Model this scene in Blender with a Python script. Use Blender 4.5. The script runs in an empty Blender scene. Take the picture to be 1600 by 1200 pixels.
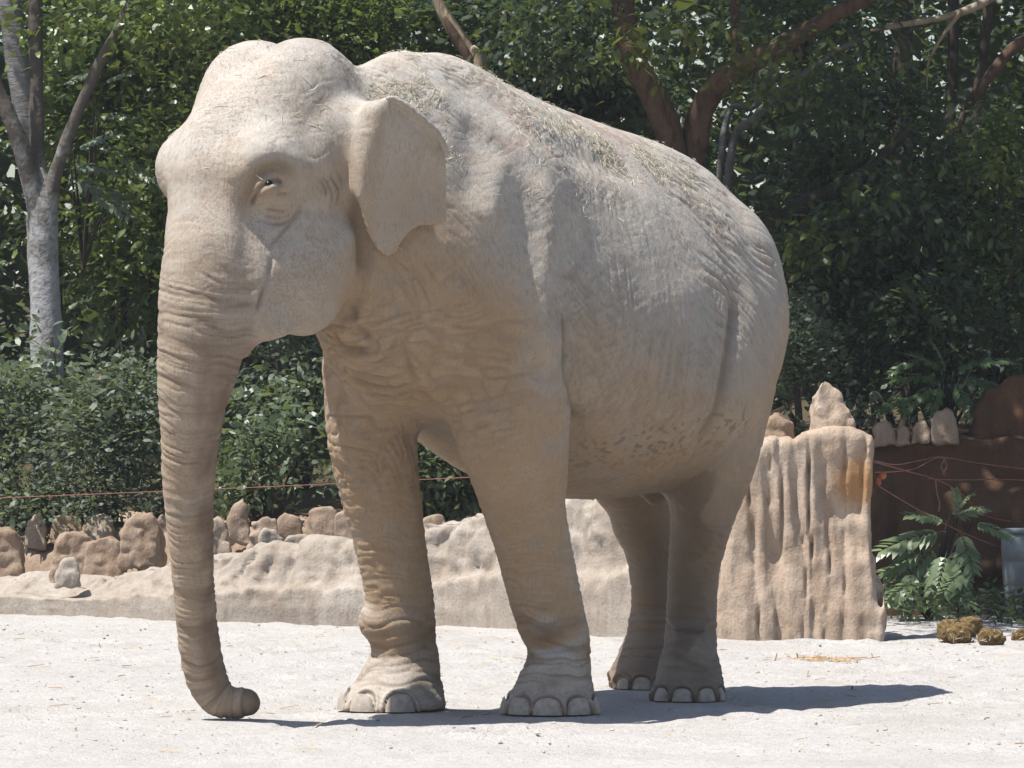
import bpy, bmesh, math, random
import numpy as np
from mathutils import Vector, Matrix, Euler
C = bpy.context.scene.collection
SC = bpy.context.scene
rng = np.random.default_rng(7)
random.seed(7)

# ---------------------------------------------------------------- camera
F_PX, CAM_H, CAM_D, HOR = 9600.0, 1.35, 24.0, 575.0
cam_d = bpy.data.cameras.new('camera'); cam = bpy.data.objects.new('camera', cam_d); C.objects.link(cam)
cam.location = (0, -CAM_D, CAM_H); cam.rotation_euler = (math.pi/2, 0, 0)
cam_d.sensor_width = 36; cam_d.lens = F_PX/1600*36
cam_d.shift_y = (HOR-600)/1600
cam_d.clip_start = 1; cam_d.clip_end = 2000
SC.camera = cam

def at(px, py, Y):
    """point that the photograph shows at (px, py), standing at depth Y"""
    d = Y+CAM_D
    return np.array([(px-800)/F_PX*d, Y, CAM_H-(py-HOR)/F_PX*d])

# ---------------------------------------------------------------- light
SUN_EL, SUN_AZ = math.radians(65), math.radians(-118)   # azimuth clockwise from +Y
to_sun = Vector((math.sin(SUN_AZ)*math.cos(SUN_EL), math.cos(SUN_AZ)*math.cos(SUN_EL), math.sin(SUN_EL)))
w = bpy.data.worlds.new('World'); SC.world = w; w.use_nodes = True
nt = w.node_tree; nt.nodes.clear()
bg = nt.nodes.new('ShaderNodeBackground'); out = nt.nodes.new('ShaderNodeOutputWorld')
sky = nt.nodes.new('ShaderNodeTexSky'); sky.sky_type = 'NISHITA'; sky.sun_disc = False
sky.sun_elevation = SUN_EL; sky.sun_rotation = SUN_AZ; sky.dust_density = 1.0
nt.links.new(sky.outputs[0], bg.inputs[0]); nt.links.new(bg.outputs[0], out.inputs[0])
bg.inputs[1].default_value = 0.075
sd = bpy.data.lights.new('sun', 'SUN'); sd.energy = 4.6; sd.angle = math.radians(0.5); sd.color = (1.0, 0.965, 0.91)
sun = bpy.data.objects.new('sun', sd); C.objects.link(sun)
sun.rotation_euler = to_sun.to_track_quat('Z', 'Y').to_euler()
SC.view_settings.view_transform = 'Standard'; SC.view_settings.look = 'None'
SC.view_settings.exposure = 0.87; SC.view_settings.gamma = 1; SC.view_settings.use_curve_mapping = False
SC.cycles.max_bounces = 6; SC.cycles.transparent_max_bounces = 8

# ---------------------------------------------------------------- helpers
def tag(o, label=None, cat=None, group=None, kind=None):
    if label: o['label'] = label
    if cat: o['category'] = cat
    if group: o['group'] = group
    if kind: o['kind'] = kind
    return o
def empty(name, loc=(0, 0, 0), label=None, cat=None, group=None):
    o = bpy.data.objects.new(name, None); C.objects.link(o); o.location = loc; o.empty_display_size = .1
    return tag(o, label, cat, group)
def link(name, me, mats=None, parent=None):
    o = bpy.data.objects.new(name, me); C.objects.link(o)
    if mats is not None:
        for m in (mats if isinstance(mats, (list, tuple)) else [mats]): me.materials.append(m)
    if parent is not None:
        o.parent = parent
        o.location = -Vector(parent.location)     # parts are modelled in world space; parents are not rotated
    return o
def mesh_np(name, V, F, smooth=True):
    """V (n,3), F (m,k) all faces of the same size"""
    V = np.asarray(V, np.float32); F = np.asarray(F, np.int32)
    me = bpy.data.meshes.new(name)
    n, k = F.shape
    me.vertices.add(len(V)); me.vertices.foreach_set('co', V.ravel())
    me.loops.add(n*k); me.loops.foreach_set('vertex_index', F.ravel())
    me.polygons.add(n); me.polygons.foreach_set('loop_start', np.arange(0, n*k, k, dtype=np.int32))
    me.polygons.foreach_set('use_smooth', np.full(n, smooth))
    me.update(calc_edges=True); me.validate()
    return me
def attr(me, name, data, dim=1, domain='POINT'):
    a = me.attributes.new(name, 'FLOAT' if dim == 1 else 'FLOAT_VECTOR', domain)
    a.data.foreach_set('value' if dim == 1 else 'vector', np.asarray(data, np.float32).ravel())

_perm = np.random.default_rng(3).integers(0, 2**31, 4096).astype(np.int64)
def _h(ix, iy, iz):
    return (_perm[(ix + _perm[(iy + _perm[iz & 4095]) & 4095]) & 4095] & 0xffff).astype(np.float32)/65535.0
def vnoise(P):
    """value noise, 0..1, P (n,3)"""
    P = np.asarray(P, np.float32); I = np.floor(P).astype(np.int64); f = P-I; f = f*f*f*(f*(f*6-15)+10)
    x, y, z = I[:, 0], I[:, 1], I[:, 2]; r = 0
    for dx in (0, 1):
        wx = f[:, 0] if dx else 1-f[:, 0]
        for dy in (0, 1):
            wy = f[:, 1] if dy else 1-f[:, 1]
            for dz in (0, 1):
                wz = f[:, 2] if dz else 1-f[:, 2]
                r = r+wx*wy*wz*_h(x+dx, y+dy, z+dz)
    return r
def fbm(P, oct=3, gain=.5):
    P = np.asarray(P, np.float32); s = 0; a = 1; t = 0
    for i in range(oct):
        s = s+a*vnoise(P*(2**i)+17.3*i); t += a; a *= gain
    return s/t
def sstep(a, b, x):
    t = np.clip((x-a)/(b-a), 0, 1); return t*t*(3-2*t)

# ---------------------------------------------------------------- node materials
class NT:
    def __init__(s, name):
        s.m = bpy.data.materials.new(name); s.m.use_nodes = True; s.t = s.m.node_tree; s.t.nodes.clear()
        s.out = s.n('OutputMaterial')
    def n(s, typ, **kw):
        nd = s.t.nodes.new('ShaderNode'+typ)
        for k, v in kw.items():
            if k in nd.inputs: 
                if hasattr(v, 'node'): s.t.links.new(v, nd.inputs[k])
                else: nd.inputs[k].default_value = v
            else: setattr(nd, k, v)
        return nd
    def l(s, a, b): s.t.links.new(a, b)
    def noise(s, vec, scale, detail=4, rough=.55):
        nd = s.n('TexNoise', Scale=scale, Detail=detail, Roughness=rough); s.l(vec, nd.inputs['Vector']); return nd.outputs[0]
    def ramp(s, fac, stops):
        nd = s.n('ValToRGB'); s.l(fac, nd.inputs[0]); e = nd.color_ramp.elements
        while len(e) < len(stops): e.new(.5)
        for i, (p, c) in enumerate(stops):
            e[i].position = p; e[i].color = (c, c, c, 1) if isinstance(c, (int, float)) else (*c, 1)
        return nd.outputs[0]
    def mix(s, fac, a, b, blend='MIX'):
        nd = s.n('Mix', data_type='RGBA', blend_type=blend)
        for v, i in ((fac, 0), (a, 6), (b, 7)):
            if hasattr(v, 'node'): s.l(v, nd.inputs[i])
            elif i == 0: nd.inputs[0].default_value = v
            else: nd.inputs[i].default_value = (*v, 1)
        return nd.outputs[2]
    def math(s, op, a, b=0.0):
        nd = s.n('Math', operation=op)
        for v, i in ((a, 0), (b, 1)):
            if hasattr(v, 'node'): s.l(v, nd.inputs[i])
            else: nd.inputs[i].default_value = v
        return nd.outputs[0]
    def bump(s, h, strength, dist, normal=None):
        nd = s.n('Bump', Strength=strength, Distance=dist); s.l(h, nd.inputs['Height'])
        if normal is not None: s.l(normal, nd.inputs['Normal'])
        return nd.outputs[0]
    def attr(s, name): return s.n('Attribute', attribute_name=name)
    def principled(s, color, rough=.9, normal=None, spec=.2, **kw):
        p = s.n('BsdfPrincipled', Roughness=rough, **kw); p.inputs['Specular IOR Level'].default_value = spec
        if hasattr(color, 'node'): s.l(color, p.inputs['Base Color'])
        else: p.inputs['Base Color'].default_value = (*color, 1)
        if normal is not None: s.l(normal, p.inputs['Normal'])
        s.l(p.outputs[0], s.out.inputs[0]); return p
    def pos(s): return s.n('NewGeometry').outputs['Position']
    def obj(s): return s.n('TexCoord').outputs['Object']


# ================================================================ elephant: one skin grown from a blended distance field
EO = np.array([-.146, .185]); EH = np.array([-.52, -.854]); EH /= np.linalg.norm(EH); ER = np.array([EH[1], -EH[0]])
def to_body(p):
    p = np.asarray(p, float); q = p[..., :2]-EO
    return np.stack([q@EH, q@ER, p[..., 2]], -1)
def to_world(b):
    b = np.asarray(b); xy = EO+b[..., :1]*EH+b[..., 1:2]*ER
    return np.concatenate([xy, b[..., 2:3]], -1)
def B(px, py, Y): return to_body(at(px, py, Y))
CELL = 0.0125
A0, A1, R0, R1, Z0, Z1 = -2.4, 1.78, -.95, .9, -.03, 2.68
ax = np.arange(A0, A1, CELL); rx = np.arange(R0, R1, CELL); zx = np.arange(Z0, Z1, CELL)
FLD = np.full((len(ax), len(rx), len(zx)), .6, np.float32)
def box(lo, hi, pad):
    s = []
    for k, (g, n) in enumerate(((ax, 0), (rx, 1), (zx, 2))):
        i0 = max(0, int((lo[k]-pad-g[0])/CELL)); i1 = min(len(g), int((hi[k]+pad-g[0])/CELL)+2)
        s.append(slice(i0, max(i1, i0+1)))
    return tuple(s)
def grid(s): return ax[s[0]][:, None, None].astype(np.float32), rx[s[1]][None, :, None].astype(np.float32), zx[s[2]][None, None, :].astype(np.float32)
def smin(a, b, k):
    h = np.maximum(k-np.abs(a-b), 0)/k
    return np.minimum(a, b)-h*h*k*.25
def put(s, d, k): FLD[s] = smin(FLD[s], d.astype(np.float32), k)
def cut(s, d, k): FLD[s] = -smin(-FLD[s], d.astype(np.float32), k)
def seg_d(g, p, q, r0, r1, flat=None):
    a, r, z = g; v = q-p; L = v@v
    t = np.clip(((a-p[0])*v[0]+(r-p[1])*v[1]+(z-p[2])*v[2])/L, 0, 1)
    return np.sqrt((a-p[0]-t*v[0])**2+(r-p[1]-t*v[1])**2+(z-p[2]-t*v[2])**2)-(r0+t*(r1-r0))
def dense(pts, n=5):
    """Catmull-Rom through rows (a,r,z,radius)"""
    P = np.array(pts, float); P = np.vstack([2*P[0]-P[1], P, 2*P[-1]-P[-2]]); o = []
    for i in range(1, len(P)-2):
        for t in np.arange(n)/n:
            o.append(.5*((2*P[i])+(P[i+1]-P[i-1])*t+(2*P[i-1]-5*P[i]+4*P[i+1]-P[i+2])*t*t+(3*P[i]-P[i-1]-3*P[i+1]+P[i+2])*t**3))
    o.append(P[-2]); return np.array(o)
def chain(pts, k, n=4, carve=False):
    P = dense(pts, n); rm = P[:, 3].max()
    s = box(P[:, :3].min(0), P[:, :3].max(0), rm+k+.03); D = None
    D = np.full(FLD[s].shape, 9, np.float32)
    for i in range(len(P)-1):
        rr = max(P[i, 3], P[i+1, 3])
        ss = box(np.minimum(P[i, :3], P[i+1, :3]), np.maximum(P[i, :3], P[i+1, :3]), rr+k+.03)
        sub = tuple(slice(ss[j].start-s[j].start, ss[j].stop-s[j].start) for j in range(3))
        D[sub] = np.minimum(D[sub], seg_d(grid(ss), P[i, :3], P[i+1, :3], P[i, 3], P[i+1, 3]))
    (cut if carve else put)(s, D, k); return P
def ell(c, R, k, axes=None, carve=False):
    """ellipsoid centre c (body frame), radii R along rows of axes"""
    c = np.asarray(c); R = np.asarray(R, float); M = np.eye(3) if axes is None else np.asarray(axes)
    s = box(c-R.max(), c+R.max(), k+.03); a, r, z = grid(s); d = [a-c[0], r-c[1], z-c[2]]
    u = [(d[0]*M[i][0]+d[1]*M[i][1]+d[2]*M[i][2]) for i in range(3)]
    k0 = np.sqrt(sum((u[i]/R[i])**2 for i in range(3))); k1 = np.sqrt(sum((u[i]/R[i]**2)**2 for i in range(3)))+1e-6
    (cut if carve else put)(s, k0*(k0-1)/k1, k)

# ---- torso
T = np.array([  # a, ztop, zbot, half width, z of greatest width
 [.98, 2.36, 1.50, .16, 1.95], [.84, 2.50, 1.36, .29, 1.85], [.60, 2.575, 1.25, .42, 1.75], [.30, 2.565, 1.19, .50, 1.66], [0, 2.515, 1.07, .56, 1.54],
 [-.3, 2.45, .93, .63, 1.36], [-.6, 2.395, .84, .68, 1.27], [-.9, 2.35, .81, .69, 1.25], [-1.2, 2.31, .835, .65, 1.32],
 [-1.5, 2.255, .93, .54, 1.5], [-1.75, 2.15, 1.06, .43, 1.55], [-1.92, 2.00, 1.2, .33, 1.58], [-2.04, 1.84, 1.36, .22, 1.6], [-2.12, 1.66, 1.54, .06, 1.6]])
def spl(x, xp, fp):
    """smooth interpolation"""
    xs = np.linspace(xp[0], xp[-1], 400); v = np.interp(xs, xp, fp)
    kk = np.exp(-.5*(np.arange(-14, 15)/5.)**2); kk /= kk.sum(); v = np.convolve(np.pad(v, 14, mode='edge'), kk, 'valid')
    return np.interp(x, xs, v)
o = np.argsort(T[:, 0]); T = T[o]
zt, zb, hw, zc = [spl(ax, T[:, 0], T[:, i]).astype(np.float32)[:, None, None] for i in range(1, 5)]
g = grid((slice(0, len(ax)), slice(0, len(rx)), slice(0, len(zx))))
hh = np.where(g[2] > zc, zt-zc, zc-zb); pw = np.where(g[2] > zc, 1.72, 2.1)
dz = np.abs(g[2]-zc)/hh
q = (np.abs(g[1]/hw)**pw+dz**pw)**(1/pw)
d = (q-1)*np.minimum(hw, hh)
end = np.maximum(g[0]-.98, -2.12-g[0]); d = np.where(end > 0, np.maximum(d, end)+end, d)
FLD[:] = np.minimum(FLD, d.astype(np.float32)); del q, dz, hh, pw, d

# ---- legs (foot to shoulder / hip)
def leg(rows, k, n=4):
    return chain([(*B(px, py, Y), r) for px, py, Y, r in rows], k, n)
def foot(px, py, Y, r, h, fwd=.05, wide=1.0):
    c = B(px, py, Y); c[2] = 0
    s = box(c-np.array([r*1.5, r*1.5, 0]), c+np.array([r*1.5, r*1.5, h]), .08); a, rr, z = grid(s)
    t = np.clip(z/h, 0, 1); rad = r*(1-.60*t**1.15-.05*np.clip(1-z/.03, 0, 1)**2); cx = c[0]+fwd*(1-t)**1.4
    d = np.sqrt((a-cx)**2+((rr-c[1])/wide)**2)-rad
    d = np.maximum(d, np.maximum(.004-z, z-h)); put(s, d*.85, .075)
leg([(866, 1092, .12, .150), (872, 1040, .12, .128), (873, 1003, .12, .126), (858, 958, .10, .140), (845, 905, .06, .146), (830, 840, .02, .152), (817, 783, -.03, .168), (811, 735, -.07, .190), (800, 670, -.12, .228), (796, 590, -.14, .250), (790, 500, -.12, .255), (785, 400, -.02, .23), (775, 300, .1, .20)], .10)
leg([(622, 1092, .30, .150), (636, 1042, .28, .127), (635, 1009, .27, .124), (626, 968, .25, .138), (624, 930, .24, .135), (609, 846, .20, .143), (599, 794, .17, .155), (589, 737, .13, .167), (582, 692, .1, .178), (580, 640, .08, .185), (584, 560, .06, .2), (600, 450, .08, .2)], .09)
leg([(1078, 1075, 1.07, .140), (1077, 1045, 1.07, .130), (1079, 1010, 1.08, .112), (1081, 950, 1.08, .106), (1084, 893, 1.07, .108), (1090, 847, 1.05, .118), (1098, 802, 1.03, .135), (1110, 747, 1.03, .162), (1124, 680, 1.08, .185), (1132, 600, 1.15, .205), (1132, 500, 1.24, .22), (1105, 420, 1.3, .22)], .07)
leg([(1000, 1055, 1.9, .125), (1008, 1030, 1.9, .112), (1018, 1000, 1.9, .10), (1021, 950, 1.88, .096), (1020, 900, 1.86, .1), (1016, 850, 1.84, .115), (1008, 815, 1.82, .14), (1006, 775, 1.8, .155), (995, 720, 1.78, .19), (985, 620, 1.75, .25), (975, 500, 1.7, .27)], .08)
FEET = [(866, 1110, .02, .194, .235, .03), (622, 1105, .27, .217, .235, .04), (1078, 1090, .95, .150, .28, .02), (1010, 1078, 1.86, .118, .26, .02)]
for f_ in FEET: foot(*f_)
# carpal knobs, elbow, knee flesh
ell(B(852, 985, -.02), (.045, .05, .045), .05); ell(B(585, 972, .21), (.055, .06, .06), .06)
ell(B(1088, 735, .93), (.10, .12, .22), .08); ell(B(975, 760, 1.72), (.15, .12, .1), .1)

# ---- shoulder blade, hip point, belly sag
ell(B(800, 330, -.06), (.24, .17, .34), .14); ell(B(600, 360, .2), (.2, .16, .3), .14)
ell(B(1150, 480, 1.36), (.24, .17, .38), .12); ell(B(985, 470, 1.85), (.24, .2, .34), .12)

# ---- neck and chest
chain([(*B(655, 240, .05), .35), (*B(600, 250, -.15), .30), (*B(545, 260, -.42), .28)], .12)
chain([(*B(640, 430, -.04), .25), (*B(590, 400, -.22), .19), (*B(530, 390, -.46), .18)], .12)
chain([(*B(560, 520, -.2), .10), (*B(600, 560, -.12), .15), (*B(660, 580, .05), .18)], .12)

# ---- head
HH = np.array([-.72, -.69]); HH /= np.linalg.norm(HH); HR = np.array([HH[1], -HH[0]])
hf = np.array([HH@EH, HH@ER, 0]); hr = np.array([HR@EH, HR@ER, 0]); AX = np.array([hf, hr, [0, 0, 1]])
DM = at(443, 64, -.55); DM[2] = 0
def Hd(f, r, z):
    w2 = DM[:2]+f*HH+r*HR; return to_body(np.array([w2[0], w2[1], z]))
ell(Hd(.02, -.13, 2.37), (.25, .185, .235), .07, AX); ell(Hd(.02, .13, 2.37), (.25, .185, .235), .07, AX)     # domes
ell(Hd(.06, 0, 2.12), (.34, .35, .36), .10, AX)                       # skull
ell(Hd(.20, 0, 2.12), (.27, .22, .30), .08, AX)                       # forehead
for s in (-1, 1):
    ell(Hd(.29, .24*s, 2.11), (.13, .085, .13), .11, AX)             # brow
    ell(Hd(.08, .20*s, 1.74), (.20, .16, .27), .10, AX)              # cheek
    ell(Hd(-.02, .23*s, 1.86), (.16, .13, .24), .08, AX)              # back of cheek
    ell(Hd(.02, .31*s, 2.16), (.10, .05, .13), .08, AX)
chain([(*Hd(.31, 0, 2.05), .20), (*Hd(.345, 0, 1.86), .18)], .08)
ell(Hd(.12, 0, 1.61), (.22, .12, .075), .06, AX)                      # lower jaw
# ---- trunk
TR = [(338, 290, -.74, .13), (334, 345, -.82, .155), (328, 400, -.86, .175), (323, 450, -.86, .18), (320, 500, -.85, .180), (313, 550, -.83, .166), (303, 610, -.80, .140), (298, 680, -.76, .116), (295, 750, -.71, .102), (298, 830, -.65, .091), (302, 910, -.58, .082), (308, 980, -.52, .082), (317, 1040, -.46, .084), (334, 1084, -.43, .078), (358, 1098, -.43, .062), (384, 1097, -.43, .060)]
TRP = leg(TR, .05, 5)
# mouth flap at trunk base and lower lip
chain([(*at_b, rr) for at_b, rr in ((B(402, 370, -.88), .06), (B(400, 420, -.90), .07), (B(397, 470, -.91), .06), (B(388, 520, -.9), .035))], .07)
chain([(*B(440, 512, -.86), .035), (*B(405, 520, -.86), .028), (*B(388, 540, -.85), .016)], .03)
ell(B(416, 496, -.86), (.06, .06, .06), .06); ell(B(404, 505, -.86), (.04, .05, .05), .06); chain([(*B(405, 497, -.84), .04), (*B(450, 495, -.80), .05), (*B(500, 478, -.74), .05)], .05); ell(B(386, 536, -.86), (.022, .022, .05), .03)
# eye socket, temple, hollow behind brow, mouth line, flank hollows
ell(Hd(.35, -.345, 2.02), (.075, .05, .06), .05, AX, True)
ell(Hd(.02, -.42, 1.98), (.05, .07, .12), .07, AX, True)
ell(Hd(.335, -.285, 2.025), (.04, .045, .034), .03, AX)                 # eyeball lids
# ---- ears
def poly_sd(U, V, poly):
    P = np.array(poly, np.float32); d = np.full(U.shape, 1e9, np.float32); ins = np.zeros(U.shape, bool); n = len(P)
    for i in range(n):
        a, b = P[i], P[(i+1) % n]; e = b-a
        t = np.clip(((U-a[0])*e[0]+(V-a[1])*e[1])/(e@e+1e-9), 0, 1)
        d = np.minimum(d, (U-a[0]-t*e[0])**2+(V-a[1]-t*e[1])**2)
        c = ((a[1] > V) != (b[1] > V)); xs = (b[0]-a[0])*(V-a[1])/(b[1]-a[1]+1e-9)+a[0]; ins ^= c & (U < xs)
    d = np.sqrt(d); return np.where(ins, -d, d)
def ear(org, e1, poly, bulge, th, k):
    """org world point, e1 unit horizontal world direction from root to edge; poly (u,v)"""
    n = np.array([e1[1], -e1[0]]); pw = np.array(poly)
    cs = np.array([[*(org[:2]+u*e1), org[2]+v] for u, v in poly]); cb = to_body(cs)
    s = box(cb.min(0), cb.max(0), .14+k); a, r, z = grid(s)
    wx = EO[0]+a*EH[0]+r*ER[0]-org[0]; wy = EO[1]+a*EH[1]+r*ER[1]-org[1]
    U = np.broadcast_to(wx*e1[0]+wy*e1[1], FLD[s].shape); N = np.broadcast_to(wx*n[0]+wy*n[1], FLD[s].shape); V = np.broadcast_to(z-org[2], FLD[s].shape)
    sd = poly_sd(U, V, poly); off = bulge(U, V)
    y = np.abs(N-off)-th; d = np.minimum(np.maximum(sd, y), 0)+np.sqrt(np.maximum(sd, 0)**2+np.maximum(y, 0)**2)-.0045
    put(s, d, k); return n
e_org = at(560, 200, -.80); e1 = np.array([.905, .42]); e1 /= np.linalg.norm(e1)
EARP = [(574, 165), (587, 153), (612, 166), (645, 190), (668, 215), (680, 245), (686, 285), (690, 346), (676, 343), (662, 350), (645, 349), (630, 358), (618, 372), (608, 392), (597, 399), (584, 388), (570, 362), (560, 335), (556, 300), (562, 240)]
def ear_uv(px, py):
    sc = F_PX/(CAM_D-.68); return ((px-560)/sc/e1[0], -(py-200)/sc)
EP = [ear_uv(*p) for p in EARP]
EARN = ear(e_org, e1, EP, lambda U, V: .095+.12*V+.025*np.sin(np.clip(U/.34, 0, 1)*3.1)+.012*np.sin(V*11+1)*np.clip(U/.2, 0, 1)-.02*np.clip(-V/.4,0,1), .0065, .03)
roll = [(580, 156), (600, 163), (622, 178), (645, 195), (662, 214), (674, 238)]
def ear_pt(px, py, off=0):
    u, v = ear_uv(px, py); w2 = e_org[:2]+u*e1+off*EARN; return to_body(np.array([w2[0], w2[1], e_org[2]+v]))
ell(B(585, 195, -.76), (.06, .05, .09), .05); ell(B(550, 205, -.74), (.09, .08, .11), .08); ell(B(552, 265, -.74), (.05, .06, .08), .06)
chain([(*ear_pt(572, 178, .075), .045), (*ear_pt(566, 215, .065), .045), (*ear_pt(560, 255, .05), .04), (*ear_pt(558, 300, .03), .03)], .06)
chain([(*ear_pt(px, py, .058-.012*i/5+.095+.12*ear_uv(px, py)[1]), .016) for i, (px, py) in enumerate(roll)], .014)
ell(B(558, 322, -.68), (.06, .09, .10), .05); ell(B(556, 300, -.76), (.05, .06, .08), .05)
ell(B(1030, 765, 1.3), (.13, .05, .07), .06)
# far ear, folded back on the other side
f_org = DM[:2]-.14*HH+.30*HR; f1 = np.array([.75, .66]); f1 /= np.linalg.norm(f1)
ear(np.array([*f_org, e_org[2]]), f1, [(u*.9, v) for u, v in EP], lambda U, V: -.03-.1*np.clip(U/.3, 0, 1), .011, .04)
# ---- tail
chain([(-2.05, .02, 1.78, .06), (-2.15, .08, 1.5, .045), (-2.14, .16, 1.1, .032), (-2.1, .2, .72, .022)], .06)

# ---- folds and ridges laid on the skin
_ys = np.arange(-1.35, 2.5, .008)
def surf(px, py, off=0.0):
    """body-frame point where the line of sight through (px, py) meets the skin, moved out towards the viewer by off"""
    P = np.array([at(px, py, y) for y in _ys]); b = to_body(P)
    i = np.round((b-np.array([A0, R0, Z0]))/CELL).astype(int)
    ok = np.all((i >= 0) & (i < np.array(FLD.shape)), 1); i = np.clip(i, 0, np.array(FLD.shape)-1)
    v = np.where(ok, FLD[i[:, 0], i[:, 1], i[:, 2]], 1.); h = np.argmax(v < 0)
    return to_body(at(px, py, _ys[h]-off)) if v[h] < 0 else None
SOFT = []
def soft(pts, w, amp, ends=1.0):
    """a rounded ridge (amp > 0) or crease (amp < 0) of half width w along a line seen on the skin"""
    Q = [surf(px, py) for px, py in pts]; Q = [q for q in Q if q is not None]
    if len(Q) > 1:
        D = dense([(*q, 0) for q in Q], 6)[:, :3]; L = np.r_[0, np.cumsum(np.linalg.norm(np.diff(D, axis=0), axis=1))]
        keep = L[-1] > 0
        if keep: SOFT.append((D, L, w, amp, ends))
# shoulder blade ridge, crease behind the elbow, thigh fold, flank
soft([(838, 255), (852, 330), (846, 420), (846, 500), (866, 580)], .055, .032)
soft([(905, 330), (900, 420), (905, 520), (915, 620)], .07, -.022)
soft([(790, 240), (772, 300), (762, 370)], .05, .022)
soft([(740, 180), (735, 260), (740, 330)], .05, -.015)
soft([(885, 470), (888, 540), (892, 600), (895, 665)], .020, -.024, .6)
soft([(1150, 455), (1144, 530), (1130, 600), (1110, 660), (1082, 700)], .024, -.019, .7)
soft([(1180, 440), (1172, 520), (1158, 600), (1138, 670)], .06, .014)
soft([(935, 465), (975, 485), (1015, 480), (1060, 460), (1120, 425)], .045, .005)
soft([(690, 112), (770, 160), (850, 212), (930, 250), (1000, 270)], .06, -.022)
soft([(660, 130), (720, 175), (790, 230)], .04, .014)
soft([(1080, 300), (1130, 350), (1160, 410)], .06, .012)
# chest and throat folds
for pts in ([(512, 508), (530, 535), (560, 548), (600, 530)], [(520, 560), (560, 585), (610, 590), (660, 560)], [(545, 600), (600, 622), (655, 618), (690, 640)], 
            [(530, 575), (570, 600), (620, 606), (668, 580)], [(560, 560), (590, 565), (625, 552)], [(548, 470), (560, 510), (590, 540)], [(520, 525), (545, 545), (575, 548)], [(625, 520), (600, 560), (560, 575)], [(625, 520), (640, 570), (650, 600)]):
    soft(pts, .012, -.013)
for pts in ([(515, 520), (540, 550), (580, 558), (615, 545)], [(540, 592), (590, 612), (640, 604), (672, 588)], [(650, 560), (675, 600), (695, 640)]):
    soft(pts, .022, .014)
# head: behind the jaw, temple, brow, cheek bone, eye, mouth
soft([(552, 290), (556, 350), (566, 400), (562, 440)], .02, -.02)
soft([(392, 262), (408, 240), (436, 238), (465, 258), (490, 285)], .035, .018)
soft([(382, 340), (386, 305), (396, 278), (416, 262), (442, 262), (468, 284)], .022, -.010)
soft([(418, 316), (440, 312), (456, 316)], .022, .012)
soft([(402, 344), (430, 351), (456, 342), (470, 318)], .006, -.0035)
soft([(472, 312), (466, 334), (448, 356), (426, 380), (410, 402)], .007, -.004)
soft([(415, 326), (440, 330), (458, 322)], .005, -.003)
soft([(412, 336), (436, 341), (456, 334)], .005, -.003)
soft([(508, 276), (514, 295), (516, 318)], .005, -.003)
soft([(517, 274), (524, 298), (525, 322)], .005, -.003)
soft([(499, 280), (505, 294), (506, 310)], .005, -.0025)
soft([(527, 268), (534, 292), (536, 325)], .005, -.0025)
soft([(545, 285), (520, 300), (482, 300)], .03, .018)
soft([(350, 215), (358, 270), (362, 340), (368, 420)], .03, .012)
soft([(426, 398), (416, 435), (407, 470), (401, 496)], .007, -.016)
soft([(440, 395), (432, 440), (420, 490)], .025, .005)
soft([(690, 350), (690, 420), (720, 470), (738, 440)], .05, .012)
soft([(282, 240), (290, 300), (296, 350)], .03, .010)
soft([(400, 90), (425, 76), (440, 70)], .03, -.010)
EYE = surf(419, 288)
EYELINE = dense([(*surf(px, py), 0) for px, py in [(393, 324), (397, 310), (407, 294), (418, 285), (430, 281), (438, 284)]], 5)[:, :3]
soft([(391, 318), (398, 298), (410, 281), (426, 273), (444, 277)], .009, .006, .5)
soft([(393, 326), (397, 310), (407, 294), (418, 286), (430, 282), (440, 285)], .0065, -.011, .4)
soft([(404, 308), (418, 297), (434, 291), (448, 294)], .008, .006, .5)
soft([(386, 312), (394, 290), (408, 273), (428, 265), (446, 268)], .005, -.005, .5)
soft([(412, 314), (428, 304), (448, 302)], .004, -.004, .5)
# ---- surface nets
def surface_nets(F):
    n = F.shape; ins = F < 0
    cnt = sum(ins[i:n[0]-1+i, j:n[1]-1+j, k:n[2]-1+k].astype(np.int8) for i in (0, 1) for j in (0, 1) for k in (0, 1))
    act = (cnt > 0) & (cnt < 8); idx = np.argwhere(act); vid = np.full(act.shape, -1, np.int32); vid[act] = np.arange(len(idx))
    acc = np.zeros((len(idx), 3), np.float32); num = np.zeros(len(idx), np.float32)
    cr = [(i, j, k) for i in (0, 1) for j in (0, 1) for k in (0, 1)]
    val = {c: F[idx[:, 0]+c[0], idx[:, 1]+c[1], idx[:, 2]+c[2]] for c in cr}
    for c in cr:
        for axis in range(3):
            if c[axis] == 0:
                e = list(c); e[axis] = 1; e = tuple(e); va, vb = val[c], val[e]; m = (va < 0) != (vb < 0)
                t = np.where(m, va/(va-vb+1e-12), 0); p = np.tile(np.array(c, np.float32), (len(idx), 1)); p[:, axis] = t
                acc[m] += p[m]; num += m
    V = idx+acc/num[:, None]
    Q = []
    for axis in range(3):
        s0 = [slice(None)]*3; s1 = [slice(None)]*3; s0[axis] = slice(0, -1); s1[axis] = slice(1, None)
        a, b = ins[tuple(s0)], ins[tuple(s1)]; o1, o2 = [x for x in range(3) if x != axis]
        e = np.argwhere(a != b); e = e[(e[:, o1] > 0) & (e[:, o2] > 0) & (e[:, o1] < n[o1]-1) & (e[:, o2] < n[o2]-1)]
        quad = []
        for d1, d2 in ((-1, -1), (0, -1), (0, 0), (-1, 0)):
            c = e.copy(); c[:, o1] += d1; c[:, o2] += d2; quad.append(vid[c[:, 0], c[:, 1], c[:, 2]])
        q = np.stack(quad, 1); fl = a[e[:, 0], e[:, 1], e[:, 2]]
        if axis == 1: fl = ~fl
        q[~fl] = q[~fl][:, ::-1]; Q.append(q)
    return V, np.vstack(Q)
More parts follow.
